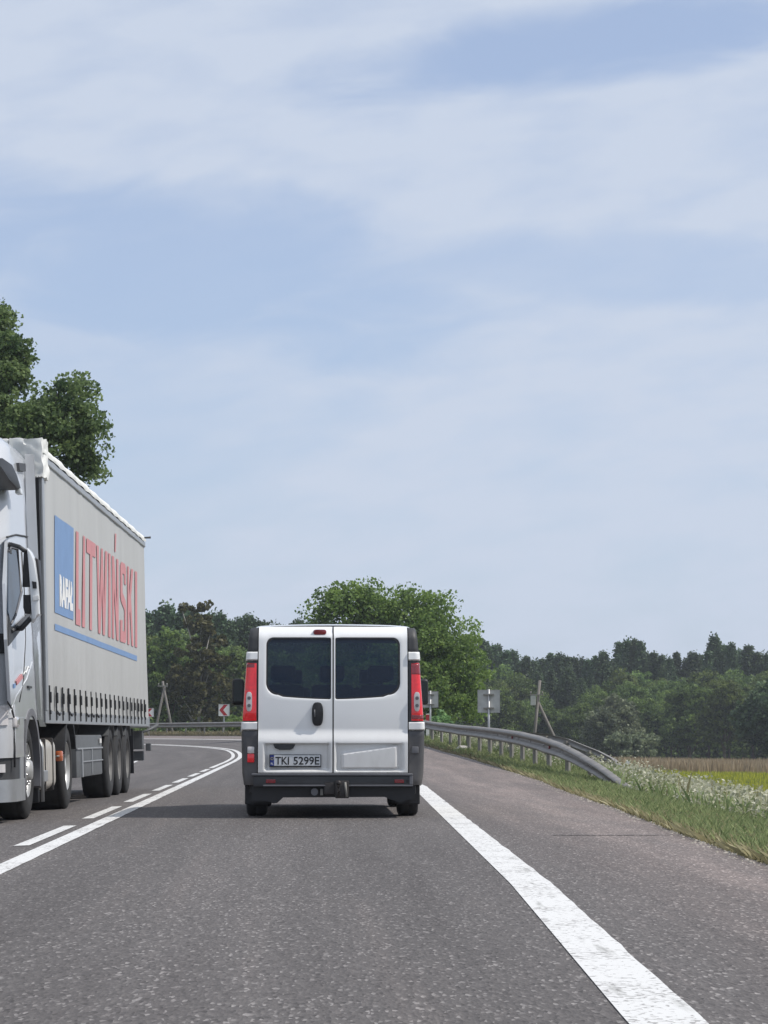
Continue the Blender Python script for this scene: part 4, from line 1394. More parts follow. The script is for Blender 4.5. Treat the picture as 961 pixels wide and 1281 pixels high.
for sx, nm in ((-1, 'left'), (1, 'right')):
    door_x0, door_x1 = 0.007, 0.752
    mb = MB()
    WI_ = win_outline(sx)
    cx = sx * (WO + WI) / 2; cz = 1.50
    outer = []
    for (x, z) in WI_:
        dx, dz = x - cx, z - cz
        ts = []
        if abs(dx) > 1e-6: ts.append(((sx * door_x1 if dx * sx > 0 else sx * door_x0) - cx) / dx)
        if abs(dz) > 1e-6: ts.append(((1.925 if dz > 0 else 1.14) - cz) / dz)
        t = min(v for v in ts if v > 0)
        outer.append((cx + dx * t, cz + dz * t))
    for cxx in (sx * door_x0, sx * door_x1):
        for czz in (1.14, 1.925):
            k = min(range(len(outer)), key=lambda i: (outer[i][0] - cxx) ** 2 + (outer[i][1] - czz) ** 2)
            outer[k] = (cxx, czz)
    steps = (0.0, 0.06, 0.16, 0.5, 1.0)
    rings = []
    for q in steps:
        ring = []
        for (a, b), (c, dd) in zip(WI_, outer):
            x, z = a + (c - a) * q, b + (dd - b) * q
            ring.append((x, v_off(x, z) + (0.016 if q == 0 else (0.003 if q == 0.06 else 0.0)), z))
        rings.append(ring)
    for a, b in zip(rings[:-1], rings[1:]):
        mb.bridge(a, b)
    inn = [(x, y + 0.03, z) for x, y, z in rings[0]]
    mb.bridge(inn, rings[0])
    nu, nv = 70, 76
    mb.grid(lambda u, v: (sx * (door_x0 + (door_x1 - door_x0) * u), v_off(0.4, 0.5) * 0 + v_off(sx * (door_x0 + (door_x1 - door_x0) * u), 0.455 + (1.14 - 0.455) * v) + relief(sx * (door_x0 + (door_x1 - door_x0) * u), 0.455 + (1.14 - 0.455) * v), 0.455 + (1.14 - 0.455) * v), nu, nv)
    # folded edges
    bmesh.ops.remove_doubles(mb.bm, verts=mb.bm.verts, dist=0.0004)
    for xx in (door_x0, door_x1):
        A = [(sx * xx, v_off(xx, z) + (relief(sx * xx, z) if z < 1.14 else 0), z) for z in np.linspace(0.455, 1.925, 60)]
        B = [(a, b + 0.04, c) for a, b, c in A]
        mb.bridge(A, B, close=False)
    A = [(sx * x, v_off(x, 0.455) + relief(sx * x, 0.455), 0.455) for x in np.linspace(door_x0, door_x1, 30)]
    mb.bridge(A, [(a, b + 0.06, c) for a, b, c in A], close=False)
    A = [(sx * x, v_off(x, 1.925), 1.925) for x in np.linspace(door_x0, door_x1, 30)]
    mb.bridge(A, [(a, b + 0.04, c + 0.005) for a, b, c in A], close=False)
    door = mb.build('rear_door', M['van_paint'], VROOT, smooth_angle=50)
    # pane
    mb = MB()
    wl_ = [(x, v_off(x, z) + 0.012, z) for x, z in win_outline(sx, 0.002)]
    c = (cx, v_off(cx, cz) + 0.010, cz)
    inner = [(cx + (x - cx) * 0.5, v_off(cx + (x - cx) * 0.5, cz + (z - cz) * 0.5) + 0.010, cz + (z - cz) * 0.5) for x, y, z in wl_]
    mb.bridge(wl_, inner)
    cv = mb.bm.verts.new(c)
    iv = [mb.bm.verts.new(p_) for p_ in inner]
    for k in range(len(iv)):
        mb.bm.faces.new((iv[k], iv[(k + 1) % len(iv)], cv)).smooth = True
    mb.build('rear_window', M['van_glass'], door, smooth_angle=60)
    # rubber round the pane
    mb = MB()
    a = [(x, v_off(x, z) + 0.006, z) for x, z in win_outline(sx, 0.003)]
    b = [(x, v_off(x, z) + 0.0075, z) for x, z in win_outline(sx, -0.012)]
    mb.bridge(a, b)
    mb.build('window_seal', M['black'], door)
    if sx < 0:
        # upright oval handle with its dished surround
        hx, hz = -0.157, 1.04
        mb = MB()
        for (w_, h_, y0, y1) in ((0.057, 0.118, -0.030, 0.02),):
            P = [(hx + w_ * math.copysign(abs(math.cos(a)) ** 0.6, math.cos(a)), hz + h_ * math.copysign(abs(math.sin(a)) ** 0.75, math.sin(a))) for a in np.linspace(0, 2 * math.pi, 33)[:-1]]
            mb.prism(P, y0, y1, 'xz', bevel=0.012)
        mb.build('handle', M['black'], door, smooth_angle=50)
        mb = MB(); mb.tube([(hx - 0.028, -0.036, hz - 0.03), (hx - 0.030, -0.036, hz + 0.045)], 0.006, 8); mb.build('lock', M['plastic_light'], door)
        # recessed grip over the plate
        mb = MB(); P = [(-0.602, 0.745), (-0.375, 0.745), (-0.40, 0.695), (-0.43, 0.683), (-0.54, 0.683), (-0.585, 0.700)]
        mb.prism(P, -0.018, 0.02, 'xz', bevel=0.006); mb.build('grip', M['plastic'], door)
        # number plate
        PXc, PZc, PWd, PHt = -0.379, 0.573, 0.52, 0.125
        tilt = Matrix.Translation((PXc, -0.012, PZc))
        mb = MB(); mb.box(-PWd / 2, PWd / 2, -0.012, 0.012, -PHt / 2, PHt / 2, 0.004, mat=tilt); fr = mb.build('plate_frame', M['black'], door)
        mb = MB(); mb.box(-PWd / 2 + 0.008, PWd / 2 - 0.008, -0.016, -0.011, -PHt / 2 + 0.012, PHt / 2 - 0.007, 0.002, mat=tilt); mb.build('number_plate', M['plate'], door)
        mb = MB(); mb.box(-PWd / 2 + 0.008, -PWd / 2 + 0.048, -0.0185, -0.0165, -PHt / 2 + 0.012, PHt / 2 - 0.007, mat=tilt); mb.build('country_band', M['plate_blue'], door)
        def pm_(x0, x1, z0, z1):
            return lambda u, v: (PXc + x0 + (x1 - x0) * u, -0.012 - 0.0178, PZc + z0 + (z1 - z0) * v)
        text_part('plate_lettering', 'TKI', pm_(-PWd / 2 + 0.060, -0.062, -0.037, 0.043), M['black'], door, bold=0.018)
        text_part('plate_lettering', '5299E', pm_(-0.018, PWd / 2 - 0.018, -0.037, 0.043), M['black'], door, bold=0.018)
        def pm2(u, v): return (PXc - PWd / 2 + 0.016 + 0.024 * u, -0.0325, PZc - 0.040 + 0.022 * v)
        text_part('country_lettering', 'PL', pm2, M['print_white'], door, bold=0.01)
        mb = MB()
        for k in range(12):
            a = 2 * math.pi * k / 12
            mb.prism([(PXc - PWd / 2 + 0.028 + 0.013 * math.cos(a) + 0.003 * math.cos(b), PZc + 0.022 + 0.013 * math.sin(a) + 0.003 * math.sin(b)) for b in np.linspace(0, 2 * math.pi, 6)[:-1]], -0.033, -0.0312, 'xz')
        mb.build('star_ring', simple('emblem_yellow', (0.6, 0.5, 0.1), 0.5), door)
        # high brake lamp
        mb = MB(); P = [(-0.135 + 0.066 * math.copysign(abs(math.cos(a)) ** 0.5, math.cos(a)), 1.868 + 0.026 * math.copysign(abs(math.sin(a)) ** 0.5, math.sin(a))) for a in np.linspace(0, 2 * math.pi, 25)[:-1]]
        mb.prism(P, 0.085, 0.16, 'xz', bevel=0.008); mb.build('high_brake_light', M['lens_deep'], door, smooth_angle=50)

# dark seal behind the seam and the sill gap
mb = MB()
mb.grid(lambda u, v: (-0.02 + 0.04 * u, v_off(0, 0.45 + 1.48 * v) + 0.022 + (relief(-0.01, 0.45 + 1.48 * v) if 0.45 + 1.48 * v < 1.14 else 0), 0.45 + 1.48 * v), 2, 50)
mb.build('door_seal', M['black'], VROOT)


def corner_patch(name, sx, z0, z1, mat, proud=0.0, x0=0.762, xr=1.0, parent=None, nv=14, side=0.10, inset=0.0, rounded=0.0):
    """piece of the rear corner: flat face, rounded edge, and the return along the flank"""
    mb = MB()
    nu = 16
    def fn(u, v):
        z = z0 + (z1 - z0) * v
        hw = v_half(z) + proud * 0.6 - inset
        xin = x0
        r = 0.05
        if u < 0.45:
            x = xin + (hw - r - xin) * (u / 0.45); y = 0.0
        elif u < 0.75:
            a = (u - 0.45) / 0.30 * math.pi / 2
            x = hw - r + r * math.sin(a); y = r * (1 - math.cos(a))
        else:
            x = hw; y = r + (side) * (u - 0.75) / 0.25
        edge = min(v, 1 - v) * (z1 - z0)
        pr = proud * (sstep(0, 0.012, edge) if proud > 0 else 1)
        return (sx * x, v_off(min(abs(x), 0.8), z) * 1.0 + y - pr, z)
    mb.grid(fn, nu, nv)
    A = [fn(i / nu, 1.0) for i in range(nu + 1)]
    mb.bridge(A, [(a * 0.98, b + 0.05, c) for a, b, c in A], close=False)
    A = [fn(i / nu, 0.0) for i in range(nu + 1)]
    mb.bridge(A, [(a * 0.98, b + 0.05, c) for a, b, c in A], close=False)
    A = [fn(0, j / nv) for j in range(nv + 1)]
    mb.bridge(A, [(a, b + 0.05, c) for a, b, c in A], close=False)
    return mb.build(name, mat, parent or VROOT, smooth_angle=45)


for sx in (-1, 1):
    corner_patch('corner_trim', sx, 1.672, 1.915, M['plastic'], 0.006)
    corner_patch('lamp_bracket', sx, 1.580, 1.668, M['van_paint'], 0.022, inset=0.0)
    tl = corner_patch('tail_light', sx, 0.972, 1.555, M['lens_red'], 0.012, x0=(0.772 if sx < 0 else 0.790), side=0.05, inset=0.004)
    mb = MB()
    P = [(sx * (0.845 + 0.030 * math.copysign(abs(math.cos(a)) ** 0.55, math.cos(a))), 1.165 + 0.098 * math.copysign(abs(math.sin(a)) ** 0.7, math.sin(a))) for a in np.linspace(0, 2 * math.pi, 29)[:-1]]
    mb.prism(P, -0.006, 0.02, 'xz', bevel=0.006); mb.build('reversing_lens', M['lens_clear'], tl, smooth_angle=50)
    for zz in (1.20, 1.125):
        mb = MB(); mb.tube([(sx * 0.845, -0.010, zz), (sx * 0.845, 0.0, zz)], 0.018, 14); mb.build('bulb', M['plastic_light'], tl)
    for za, zb in ((1.43, 1.55), (0.985, 1.04)) if sx > 0 else ((1.50, 1.55), (1.28, 1.30)):
        q = corner_patch('lamp_segment', sx, za, zb, M['lens_deep'], 0.014, x0=0.793, side=0.05, inset=0.004); q.parent = tl
    corner_patch('lamp_backing', sx, 0.965, 1.575, M['plastic'], 0.002)
    corner_patch('lamp_bracket', sx, 0.878, 0.962, M['van_paint'], 0.022)
    corner_patch('corner_bumper', sx, 0.33, 0.872, M['corner_plastic'], 0.012, side=0.75, nv=18)
    # small fog lamp in the corner bumper
    mb = MB(); mb.box(sx * 0.825 - 0.036, sx * 0.825 + 0.036, -0.012, 0.03, 0.645, 0.715, 0.012); fl = mb.build('reversing_light', M['lens_clear'] if sx < 0 else M['plastic_light'], VROOT, smooth_angle=50)
    if sx < 0:
        mb = MB(); mb.box(-0.861, -0.789, -0.014, 0.03, 0.555, 0.643, 0.012); mb.build('fog_light', M['lens_red'], VROOT, smooth_angle=50)
    # door mirror
    mr = MB(); mr.box(sx * 1.055 - 0.070, sx * 1.055 + 0.070, 3.42, 3.56, 1.17, 1.47, 0.045, seg=4)
    mo = mr.build('door_mirror', M['black'], VROOT, smooth_angle=50)
    mb = MB(); mb.box(sx * 1.055 - 0.052, sx * 1.055 + 0.052, 3.412, 3.419, 1.21, 1.44, 0.0); mb.build('mirror_glass', simple('mirror_glass', (0.025, 0.03, 0.03), 0.08, 0.5), mo)
    mb = MB(); mb.tube([(sx * 0.86, 3.55, 1.16), (sx * 1.02, 3.5, 1.2)], 0.035, 8); mb.build('mirror_arm', M['black'], mo)
    # side windows
    for (a, b) in ((0.40, 1.30), (1.45, 2.35), (2.55, 3.35)):
        mb = MB(); mb.grid(lambda u, v, a=a, b=b: (sx * (v_half(1.2 + 0.55 * v) + 0.004), a + (b - a) * u, 1.2 + 0.55 * v), 4, 6); mb.build('side_window', M['van_glass'], VROOT)
    # wheels
    for wy in (0.80, 3.95):
        wr = empty('wheel', (0, 0, 0)); wr.parent = VROOT
        xo = sx * 0.885; wd = -sx
        mb = MB(); mb.lathe_x([(xo + wd * 0.02, 0.205), (xo, 0.23), (xo + wd * 0.003, 0.29), (xo + wd * 0.02, 0.315), (xo + wd * 0.05, 0.322), (xo + wd * 0.09, 0.322), (xo + wd * 0.10, 0.314), (xo + wd * 0.108, 0.322), (xo + wd * 0.17, 0.322), (xo + wd * 0.20, 0.312), (xo + wd * 0.215, 0.28), (xo + wd * 0.20, 0.20)], wy, 0.322, 40)
        mb.build('tyre', M['rubber'], wr)
        mb = MB(); mb.lathe_x([(xo + wd * 0.03, 0.21), (xo + wd * 0.05, 0.19), (xo + wd * 0.035, 0.12), (xo + wd * 0.02, 0.05), (xo + wd * 0.02, 0.001)], wy, 0.322, 32)
        mb.build('rim', M['rim'], wr)
        if wy < 1:
            mb = MB(); mb.box(sx * 0.76 - 0.13, sx * 0.76 + 0.125, 0.30, 0.315, 0.13, 0.42, 0.01); mb.build('mud_flap', M['black'], VROOT)
# bumper: upper step, body, reflectors, lower valance
mb = MB(); mb.box(-0.815, 0.80, -0.075, 0.06, 0.425, 0.448, 0.010); mb.build('bumper_step', M['plastic_light'], VROOT, smooth_angle=40)
mb = MB(); mb.box(-0.80, 0.79, -0.055, 0.08, 0.315, 0.424, 0.015); bp = mb.build('rear_bumper', M['plastic'], VROOT, smooth_angle=40)
mb = MB(); mb.box(-0.70, -0.02, -0.068, 0.02, 0.318, 0.334, 0.006); mb.box(0.14, 0.80, -0.068, 0.02, 0.318, 0.334, 0.006); mb.box(0.765, 0.80, -0.068, 0.02, 0.336, 0.424, 0.006); mb.build('bumper_lip', M['plastic_light'], bp)
for x0, x1 in ((-0.672, -0.575), (0.615, 0.712)):
    mb = MB(); mb.box(x0, x1, -0.064, -0.03, 0.350, 0.388, 0.006); mb.build('reflector', M['lens_deep'], bp)
mb = MB(); mb.tube([(0.745, -0.062, 0.37), (0.745, -0.05, 0.37)], 0.013, 12); mb.build('parking_sensor', M['black'], bp)
mb = MB()
P = [(-0.82, 0.33), (0.82, 0.33), (0.82, 0.20), (0.68, 0.155), (0.58, 0.185), (0.52, 0.21), (-0.50, 0.205), (-0.56, 0.15), (-0.60, 0.145), (-0.66, 0.17), (-0.82, 0.17)]
mb.prism(P, 0.05, 0.16, 'xz'); mb.build('valance', M['black'], VROOT)
mb = MB(); mb.box(-0.84, 0.84, 0.16, 4.5, 0.235, 0.34, 0.02); mb.build('underbody', M['black'], VROOT)
mb = MB(); mb.tube([(-0.72, 0.8, 0.30), (0.72, 0.8, 0.30)], 0.06, 12); mb.build('rear_axle', M['chassis'], VROOT)
# tow bar
mb = MB(); mb.box(0.02, 0.16, -0.095, -0.05, 0.20, 0.375, 0.012); mb.box(-0.09, 0.03, -0.07, 0.04, 0.235, 0.36, 0.02)
mb.tube([(0.055, -0.09, 0.24), (0.055, -0.17, 0.235), (0.055, -0.20, 0.27), (0.055, -0.20, 0.33)], 0.018, 10)
r = bmesh.ops.create_uvsphere(mb.bm, u_segments=14, v_segments=10, radius=0.026); bmesh.ops.translate(mb.bm, vec=(0.055, -0.20, 0.355), verts=r['verts'])
mb.build('tow_bar', M['metal_dark'], VROOT, smooth_angle=40)
mb = MB(); mb.tube([(0.135, -0.10, 0.21), (0.12, -0.10, 0.36)], 0.012, 8); mb.box(-0.128, -0.098, -0.01, 0.02, 0.228, 0.292, 0.005); mb.build('tow_bracket', M['zinc_post'], VROOT)
mb = MB(); mb.tube([(-0.185, -0.03, 0.262), (-0.185, 0.03, 0.262)], [0.036, 0.036], 16); mb.build('trailer_socket', M['plastic_light'], VROOT)
mb = MB(); mb.tube([(-0.56, 0.12, 0.20), (-0.56, 0.6, 0.22)], 0.03, 12); mb.build('exhaust', M['metal_dark'], VROOT)
# inside: floor, seats, front headrests
mb = MB(); mb.box(-0.80, 0.80, 0.15, 3.6, 0.62, 0.66); mb.build('cabin_floor', M['seat'], VROOT)
for yy in (1.15, 2.05, 2.85):
    for xx in (-0.52, 0.0, 0.52) if yy < 2.5 else (-0.45, 0.45):
        mb = MB(); mb.box(xx - 0.22, xx + 0.22, yy, yy + 0.16, 0.85, 1.36, 0.06, seg=3); mb.box(xx - 0.22, xx + 0.22, yy + 0.1, yy + 0.5, 0.7, 0.9, 0.05)
        mb.tube([(xx, yy + 0.08, 1.35), (xx, yy + 0.08, 1.42)], 0.015, 6)
        mb.box(xx - 0.13, xx + 0.13, yy + 0.02, yy + 0.13, 1.40, 1.56, 0.04, seg=3)
        mb.build('seat', M['seat'], VROOT, smooth_angle=45)
mb = MB(); mb.box(-0.8, 0.8, 3.55, 3.9, 0.9, 1.12, 0.04); mb.build('dashboard', M['seat'], VROOT)
mb = MB(); mb.box(-0.80, 0.80, 0.40, 3.2, 1.87, 1.885); mb.build('headlining', M['seat'], VROOT)
for sx in (-1, 1):
    mb = MB()
    for yy in (0.42, 1.36, 2.42): mb.box(sx * 0.80 - 0.02, sx * 0.80 + 0.02, yy - 0.05, yy + 0.08, 0.66, 1.87)
    mb.box(sx * 0.83 - 0.02, sx * 0.83 + 0.02, 0.3, 3.3, 0.66, 1.17)
    mb.build('side_trim', M['seat'], VROOT)


# ---------------------------------------------------------------- articulated truck
LEAN = -0.033
TROOT = empty('truck', (-3.60, 24.1, -0.030), (0, LEAN, 0.0078))
tag(TROOT, 'silver blue truck with a grey curtain-sided trailer lettered in red, coming the other way', 'truck')
TM = Matrix.Translation((-3.60, 24.1, -0.030)) @ Matrix.Rotation(0.0078, 4, 'Z') @ Matrix.Rotation(LEAN, 4, 'Y')
TI = TM.inverted()


def side(px, py, x=0.0):
    """point (y, z) of the truck's near flank seen at a pixel of the photograph"""
    o = TI @ Vector((0, 0, CH)); d = TI.to_3x3() @ ray(px, py)
    t = (x - o.x) / d.x
    q = o + d * t
    return q.y, q.z


def side_quad(c, x):
    """bilinear map of the unit square on four pixels: (left bottom, right bottom, right top, left top)"""
    P = [side(*p, x) for p in c]
    def fn(u, v):
        # u scaled so that equal widths stay equal along the flank
        y = (P[0][0] * (1 - u) + P[1][0] * u) * (1 - v) + (P[3][0] * (1 - u) + P[2][0] * u) * v
        z = (P[0][1] * (1 - u) + P[1][1] * u) * (1 - v) + (P[3][1] * (1 - u) + P[2][1] * u) * v
        return (x, y, z)
    return fn


CABROWS = [(1.02, 0.0, 0.02, 0.30), (1.5, 0.0, 0.0, 0.30), (1.9, 0.005, 0.02, 0.30), (2.3, 0.03, 0.10, 0.32), (2.85, 0.055, 0.24, 0.34), (3.25, 0.07, 0.40, 0.36), (3.60, 0.09, 0.62, 0.36), (3.82, 0.12, 0.80, 0.34), (3.93, 0.22, 1.00, 0.30)]


def cab_row(z):
    zz = [r_[0] for r_ in CABROWS]
    return tuple(float(np.interp(z, zz, [r_[k] for r_ in CABROWS])) for k in (1, 2, 3))


def cab_pt(t, z, yend=2.35, out=0.0, row=None):
    """t in 0..1 from the near rear edge round the front to the far rear edge"""
    ins, fy, r = row or cab_row(z)
    ins -= out; fy -= out
    x0, x1 = -ins, -2.5 + ins
    side_l = yend - fy - r
    tt = t if t <= 0.5 else 1 - t
    if tt < 0.2:
        x, y = x0, yend - side_l * tt / 0.2
    elif tt < 0.35:
        a = (tt - 0.2) / 0.15 * math.pi / 2
        x, y = x0 - r * (1 - math.cos(a)), fy + r * (1 - math.sin(a))
    else:
        k = (tt - 0.35) / 0.15
        hw = (x0 - x1) / 2 - r
        x, y = x0 - r - hw * k, fy - 0.10 * (k - k * k / 2) * 1.0
    if t > 0.5:
        x = -2.5 - x
    return (x, y, z)


CAB = None
mb = MB()
mb.grid(lambda u, v: cab_pt(u, 1.02 + (3.93 - 1.02) * v), 72, 44)
A = [cab_pt(i / 72, 3.93) for i in range(73)]
mb.poly(A)
A = [cab_pt(i / 72, 1.02) for i in range(73)]
mb.poly(A)
back = [(0.0, 2.35, 1.02), (-2.5, 2.35, 1.02), (-2.4, 2.35, 3.6), (-0.1, 2.35, 3.6)]
mb.poly(back)
bmesh.ops.remove_doubles(mb.bm, verts=mb.bm.verts, dist=0.0005)
CAB = mb.build('cab', M['cab_paint'], TROOT, smooth_angle=45)


def cab_patch(name, t0, t1, z0f, z1f, mat, out, parent, nu=20, nv=12, yend=2.35, thick=0.03, row=None):
    """panel lying on the cab's skin between heights z0f(t), z1f(t)"""
    mb = MB()
    def fn(u, v):
        t = t0 + (t1 - t0) * u
        a = z0f(t) if callable(z0f) else z0f
        b = z1f(t) if callable(z1f) else z1f
        z = a + (b - a) * v
        return cab_pt(t, z, yend=yend, out=out, row=row)
    mb.grid(fn, nu, nv)
    def fn_in(u, v):
        p_ = Vector(fn(u, v)); c = Vector((-1.25, 1.6, p_.z)); return p_ + (c - p_).normalized() * thick
    for (a, b) in (([fn(i / nu, 0) for i in range(nu + 1)], [fn_in(i / nu, 0) for i in range(nu + 1)]), ([fn(i / nu, 1) for i in range(nu + 1)], [fn_in(i / nu, 1) for i in range(nu + 1)]),
                   ([fn(0, j / nv) for j in range(nv + 1)], [fn_in(0, j / nv) for j in range(nv + 1)]), ([fn(1, j / nv) for j in range(nv + 1)], [fn_in(1, j / nv) for j in range(nv + 1)])):
        mb.bridge(a, b, close=False)
    return mb.build(name, mat, parent, smooth_angle=45)


def slab(name, pix, x0, x1, mat, parent, bevel=0.006):
    """outline taken on the flank, given thickness"""
    mb = MB(); mb.prism([side(px_, py_, x1) for px_, py_ in pix], x0, x1, 'yz', bevel=bevel)
    return mb.build(name, mat, parent, smooth_angle=40)


cab_patch('windscreen', 0.30, 0.70, 1.86, 2.86, M['cab_glass'], 0.012, TROOT, nu=40)
cab_patch('windscreen_surround', 0.255, 0.745, 1.66, 1.855, M['plastic'], 0.014, TROOT, nu=40)
cab_patch('front_panel', 0.0, 1.0, 0.64, 1.03, M['cab_paint'], 0.006, TROOT, nu=60, yend=0.86, row=(0.0, 0.0, 0.28))
cab_patch('bumper_insert', 0.0, 1.0, 0.43, 0.638, M['plastic'], -0.01, TROOT, nu=60, yend=0.84, row=(0.0, 0.0, 0.28))
cab_patch('front_bumper', 0.0, 1.0, 0.21, 0.428, M['rail_grey'], 0.01, TROOT, nu=60, yend=0.86, row=(0.0, 0.0, 0.28))
cab_patch('sun_visor', 0.36, 0.64, 2.95, 3.22, M['plastic'], 0.16, TROOT, nu=40, thick=0.05)
cab_patch('grille', 0.40, 0.60, 0.95, 1.60, M['black'], 0.012, TROOT, nu=20)
for t0, t1 in ((0.262, 0.37), (0.63, 0.738)):
    hl = cab_patch('headlight', t0, t1, 0.96, 1.15, M['lens_clear'], 0.02, TROOT, nu=14, row=(0.0, 0.0, 0.28))
for t0, t1 in ((0.275, 0.36), (0.64, 0.725)):
    cab_patch('fog_light', t0, t1, 0.50, 0.58, M['lens_clear'], 0.01, TROOT, nu=8, row=(0.0, 0.0, 0.28))

# door with its window, shut lines and handle, on the near flank
def inset(z): return -cab_row(z)[0]
def flank(pix, out):
    P = []
    for px_, py_ in pix:
        y, z = side(px_, py_, 0.0)
        y, z = side(px_, py_, inset(z))
        P.append((inset(z) + out, y, z))
    return P
def flank_slab(name, pix, out, mat, parent, thick=0.03):
    P = flank(pix, out); mb = MB()
    a = [mb.bm.verts.new(p_) for p_ in P]; b = [mb.bm.verts.new((p_[0] - thick, p_[1], p_[2])) for p_ in P]
    mb.bm.faces.new(a); n_ = len(a)
    for k in range(n_): mb.bm.faces.new((a[k], a[(k + 1) % n_], b[(k + 1) % n_], b[k]))
    return mb.build(name, mat, parent)
def flank_line(name, pix, out, r, mat, parent):
    mb = MB(); mb.tube(flank(pix, out), r, 6); return mb.build(name, mat, parent)


door = flank_slab('door', [(9, 676), (21, 681), (29, 735), (31, 800), (27, 862), (22, 878), (13, 882), (8, 800), (6, 730)], 0.006, M['cab_paint'], TROOT)
flank_slab('door_window', [(9, 692), (12, 687), (20, 689), (25, 740), (18, 768), (12, 779), (9, 765)], 0.012, M['cab_glass'], door)
flank_line('window_frame', [(9, 690), (12, 685), (20.5, 687), (25.5, 741), (18, 770), (12, 781)], 0.014, 0.012, M['plastic_light'], door)
flank_line('door_seam', [(27, 690), (30, 740), (31.5, 800), (29, 850), (24, 878)], 0.004, 0.006, M['black'], door)
flank_line('window_line', [(13, 790), (25, 779), (36, 768)], 0.010, 0.022, M['plastic'], door)
flank_slab('corner_panel', [(10, 768), (13, 785), (26, 779), (37, 770), (38, 775), (26, 787), (14, 803), (10, 808)], 0.010, M['plastic'], door, 0.02)
flank_line('roof_seam', [(8, 672), (20, 669), (31, 671), (43, 673)], 0.006, 0.010, M['plastic'], CAB)
mb = MB(); y_, z_ = side(37, 859.5, 0.01); mb.box(-0.01, 0.02, y_ - 0.13, y_ + 0.13, z_ - 0.012, z_ + 0.012, 0.004); mb.build('door_handle', M['plastic'], door)
flank_line('cab_crease', [(12, 892), (20, 870), (33, 850), (40, 828)], 0.002, 0.006, M['cab_white'], CAB)
flank_line('front_seam', [(9, 878), (14, 886), (17, 897), (18, 935), (18, 960)], 0.004, 0.010, M['black'], CAB)
# small blue, red and white marking
flank_slab('door_emblem', [(16, 856), (18, 855), (18, 860), (16, 861)], 0.014, M['print_blue'], door, 0.01)
flank_slab('door_emblem', [(19, 852), (26, 843), (27.5, 848), (20, 857)], 0.014, M['print_red'], door, 0.01)
flank_line('door_emblem', [(28, 844), (30, 840), (31, 842), (34, 834), (35, 836)], 0.012, 0.008, M['print_white'], door)
# side marker lamp
y_, z_ = side(22, 904, 0.02); mb = MB(); mb.box(-0.03, 0.03, y_ - 0.14, y_ + 0.12, z_ - 0.05, z_ + 0.06, 0.03, seg=3); mb.build('indicator_light', M['lens_clear'], TROOT, smooth_angle=50)
# side deflector behind the door and its lower skirt
mb = MB()
DEF = [(568, 31, 42.6), (600, 32, 44.0), (640, 33, 45.6), (700, 36, 48.2), (760, 39, 51.0), (820, 43, 53.6), (875, 46, 56.2), (900, 48, 57.4), (909, 50, 57.6)]
mb.grid(lambda u, v: (lambda r_: (lambda xo_: (xo_, *side(r_[1] + (r_[2] - r_[1]) * u, r_[0], xo_)))((inset(side(33, r_[0], 0)[1]) + 0.010) * (1 - u) + (-0.012) * u))(DEF[int(round(v * (len(DEF) - 1)))]), 6, len(DEF) - 1)
bmesh.ops.solidify(mb.bm, geom=mb.bm.faces[:], thickness=0.025)
mb.build('side_deflector', M['cab_paint'], TROOT, smooth_angle=40)
flank_slab('upper_light', [(21.5, 579), (30, 580), (30, 590), (22, 589)], 0.03, M['plastic'], CAB, 0.05)
# corner visor piece and its little lamp
P = [(0.02, *side(0, 574, 0.02)), ]
slab('visor_corner', [(-6, 573), (3, 573), (16, 581), (22, 594), (27, 611), (22, 613), (12, 600), (2, 582), (-6, 580)], -0.20, 0.05, M['black'], CAB, 0.02)
y_, z_ = side(25.5, 615, 0.04); mb = MB(); mb.box(0.0, 0.06, y_ - 0.10, y_ + 0.06, z_ - 0.03, z_ + 0.02, 0.012); mb.build('marker_light', M['cab_white'], CAB, smooth_angle=50)

# mirror on its arms
MIR = empty('mirror', (0, 0, 0)); MIR.parent = TROOT
def mp(px_, py_, Y): return TI @ at(px_, py_, Y)
def mslab(name, pix, Y0, Y1, mat, bevel=0.015):
    mb = MB()
    A = [mb.bm.verts.new(mp(a, b, Y0)) for a, b in pix]; B = [mb.bm.verts.new(mp(a, b, Y0) + Vector((0, Y1 - Y0, 0))) for a, b in pix]
    fs = [mb.bm.faces.new(A), mb.bm.faces.new(B[::-1])]; n_ = len(A)
    for k in range(n_): fs.append(mb.bm.faces.new((A[k], B[k], B[(k + 1) % n_], A[(k + 1) % n_])))
    bmesh.ops.bevel(mb.bm, geom=list({e for e in fs[0].edges}), offset=bevel, segments=3, affect='EDGES', profile=0.6)
    return mb.build(name, mat, MIR, smooth_angle=50)
mslab('mirror_housing', [(33.5, 685), (38, 690), (43, 701), (46.5, 728), (48, 745), (49, 768), (43, 772), (39.5, 779), (38.5, 745), (36.5, 715)], 24.32, 24.50, M['cab_white'])
mslab('mirror_shell', [(44, 697), (48, 700), (51, 735), (52, 768), (47.5, 769), (46, 730)], 24.42, 24.58, M['black'])
mslab('mirror_face', [(29.5, 692), (33.5, 688), (36, 714), (37.5, 734), (27.8, 734)], 24.40, 24.48, M['black'], 0.01)
mslab('mirror_face', [(29, 744), (38, 744), (38.5, 768), (31, 767.5), (29, 760)], 24.40, 24.48, M['black'], 0.01)
mslab('mirror_band', [(40, 727), (45.5, 728), (46, 736), (41, 736)], 24.305, 24.33, M['black'], 0.004)
mslab('mirror_band', [(41, 746), (48.5, 744), (49, 750), (41, 752)], 24.305, 24.33, M['print_white'], 0.004)
mb = MB()
mb.tube([mp(6, 683, 24.62), mp(14, 681, 24.45), mp(24, 684, 24.40), mp(35, 692, 24.42)], 0.022, 8)
mb.build('mirror_arm', M['plastic'], MIR)
mb = MB()
mb.tube([mp(14, 786, 24.62), mp(27, 786, 24.45), mp(38, 774, 24.42)], 0.028, 8)
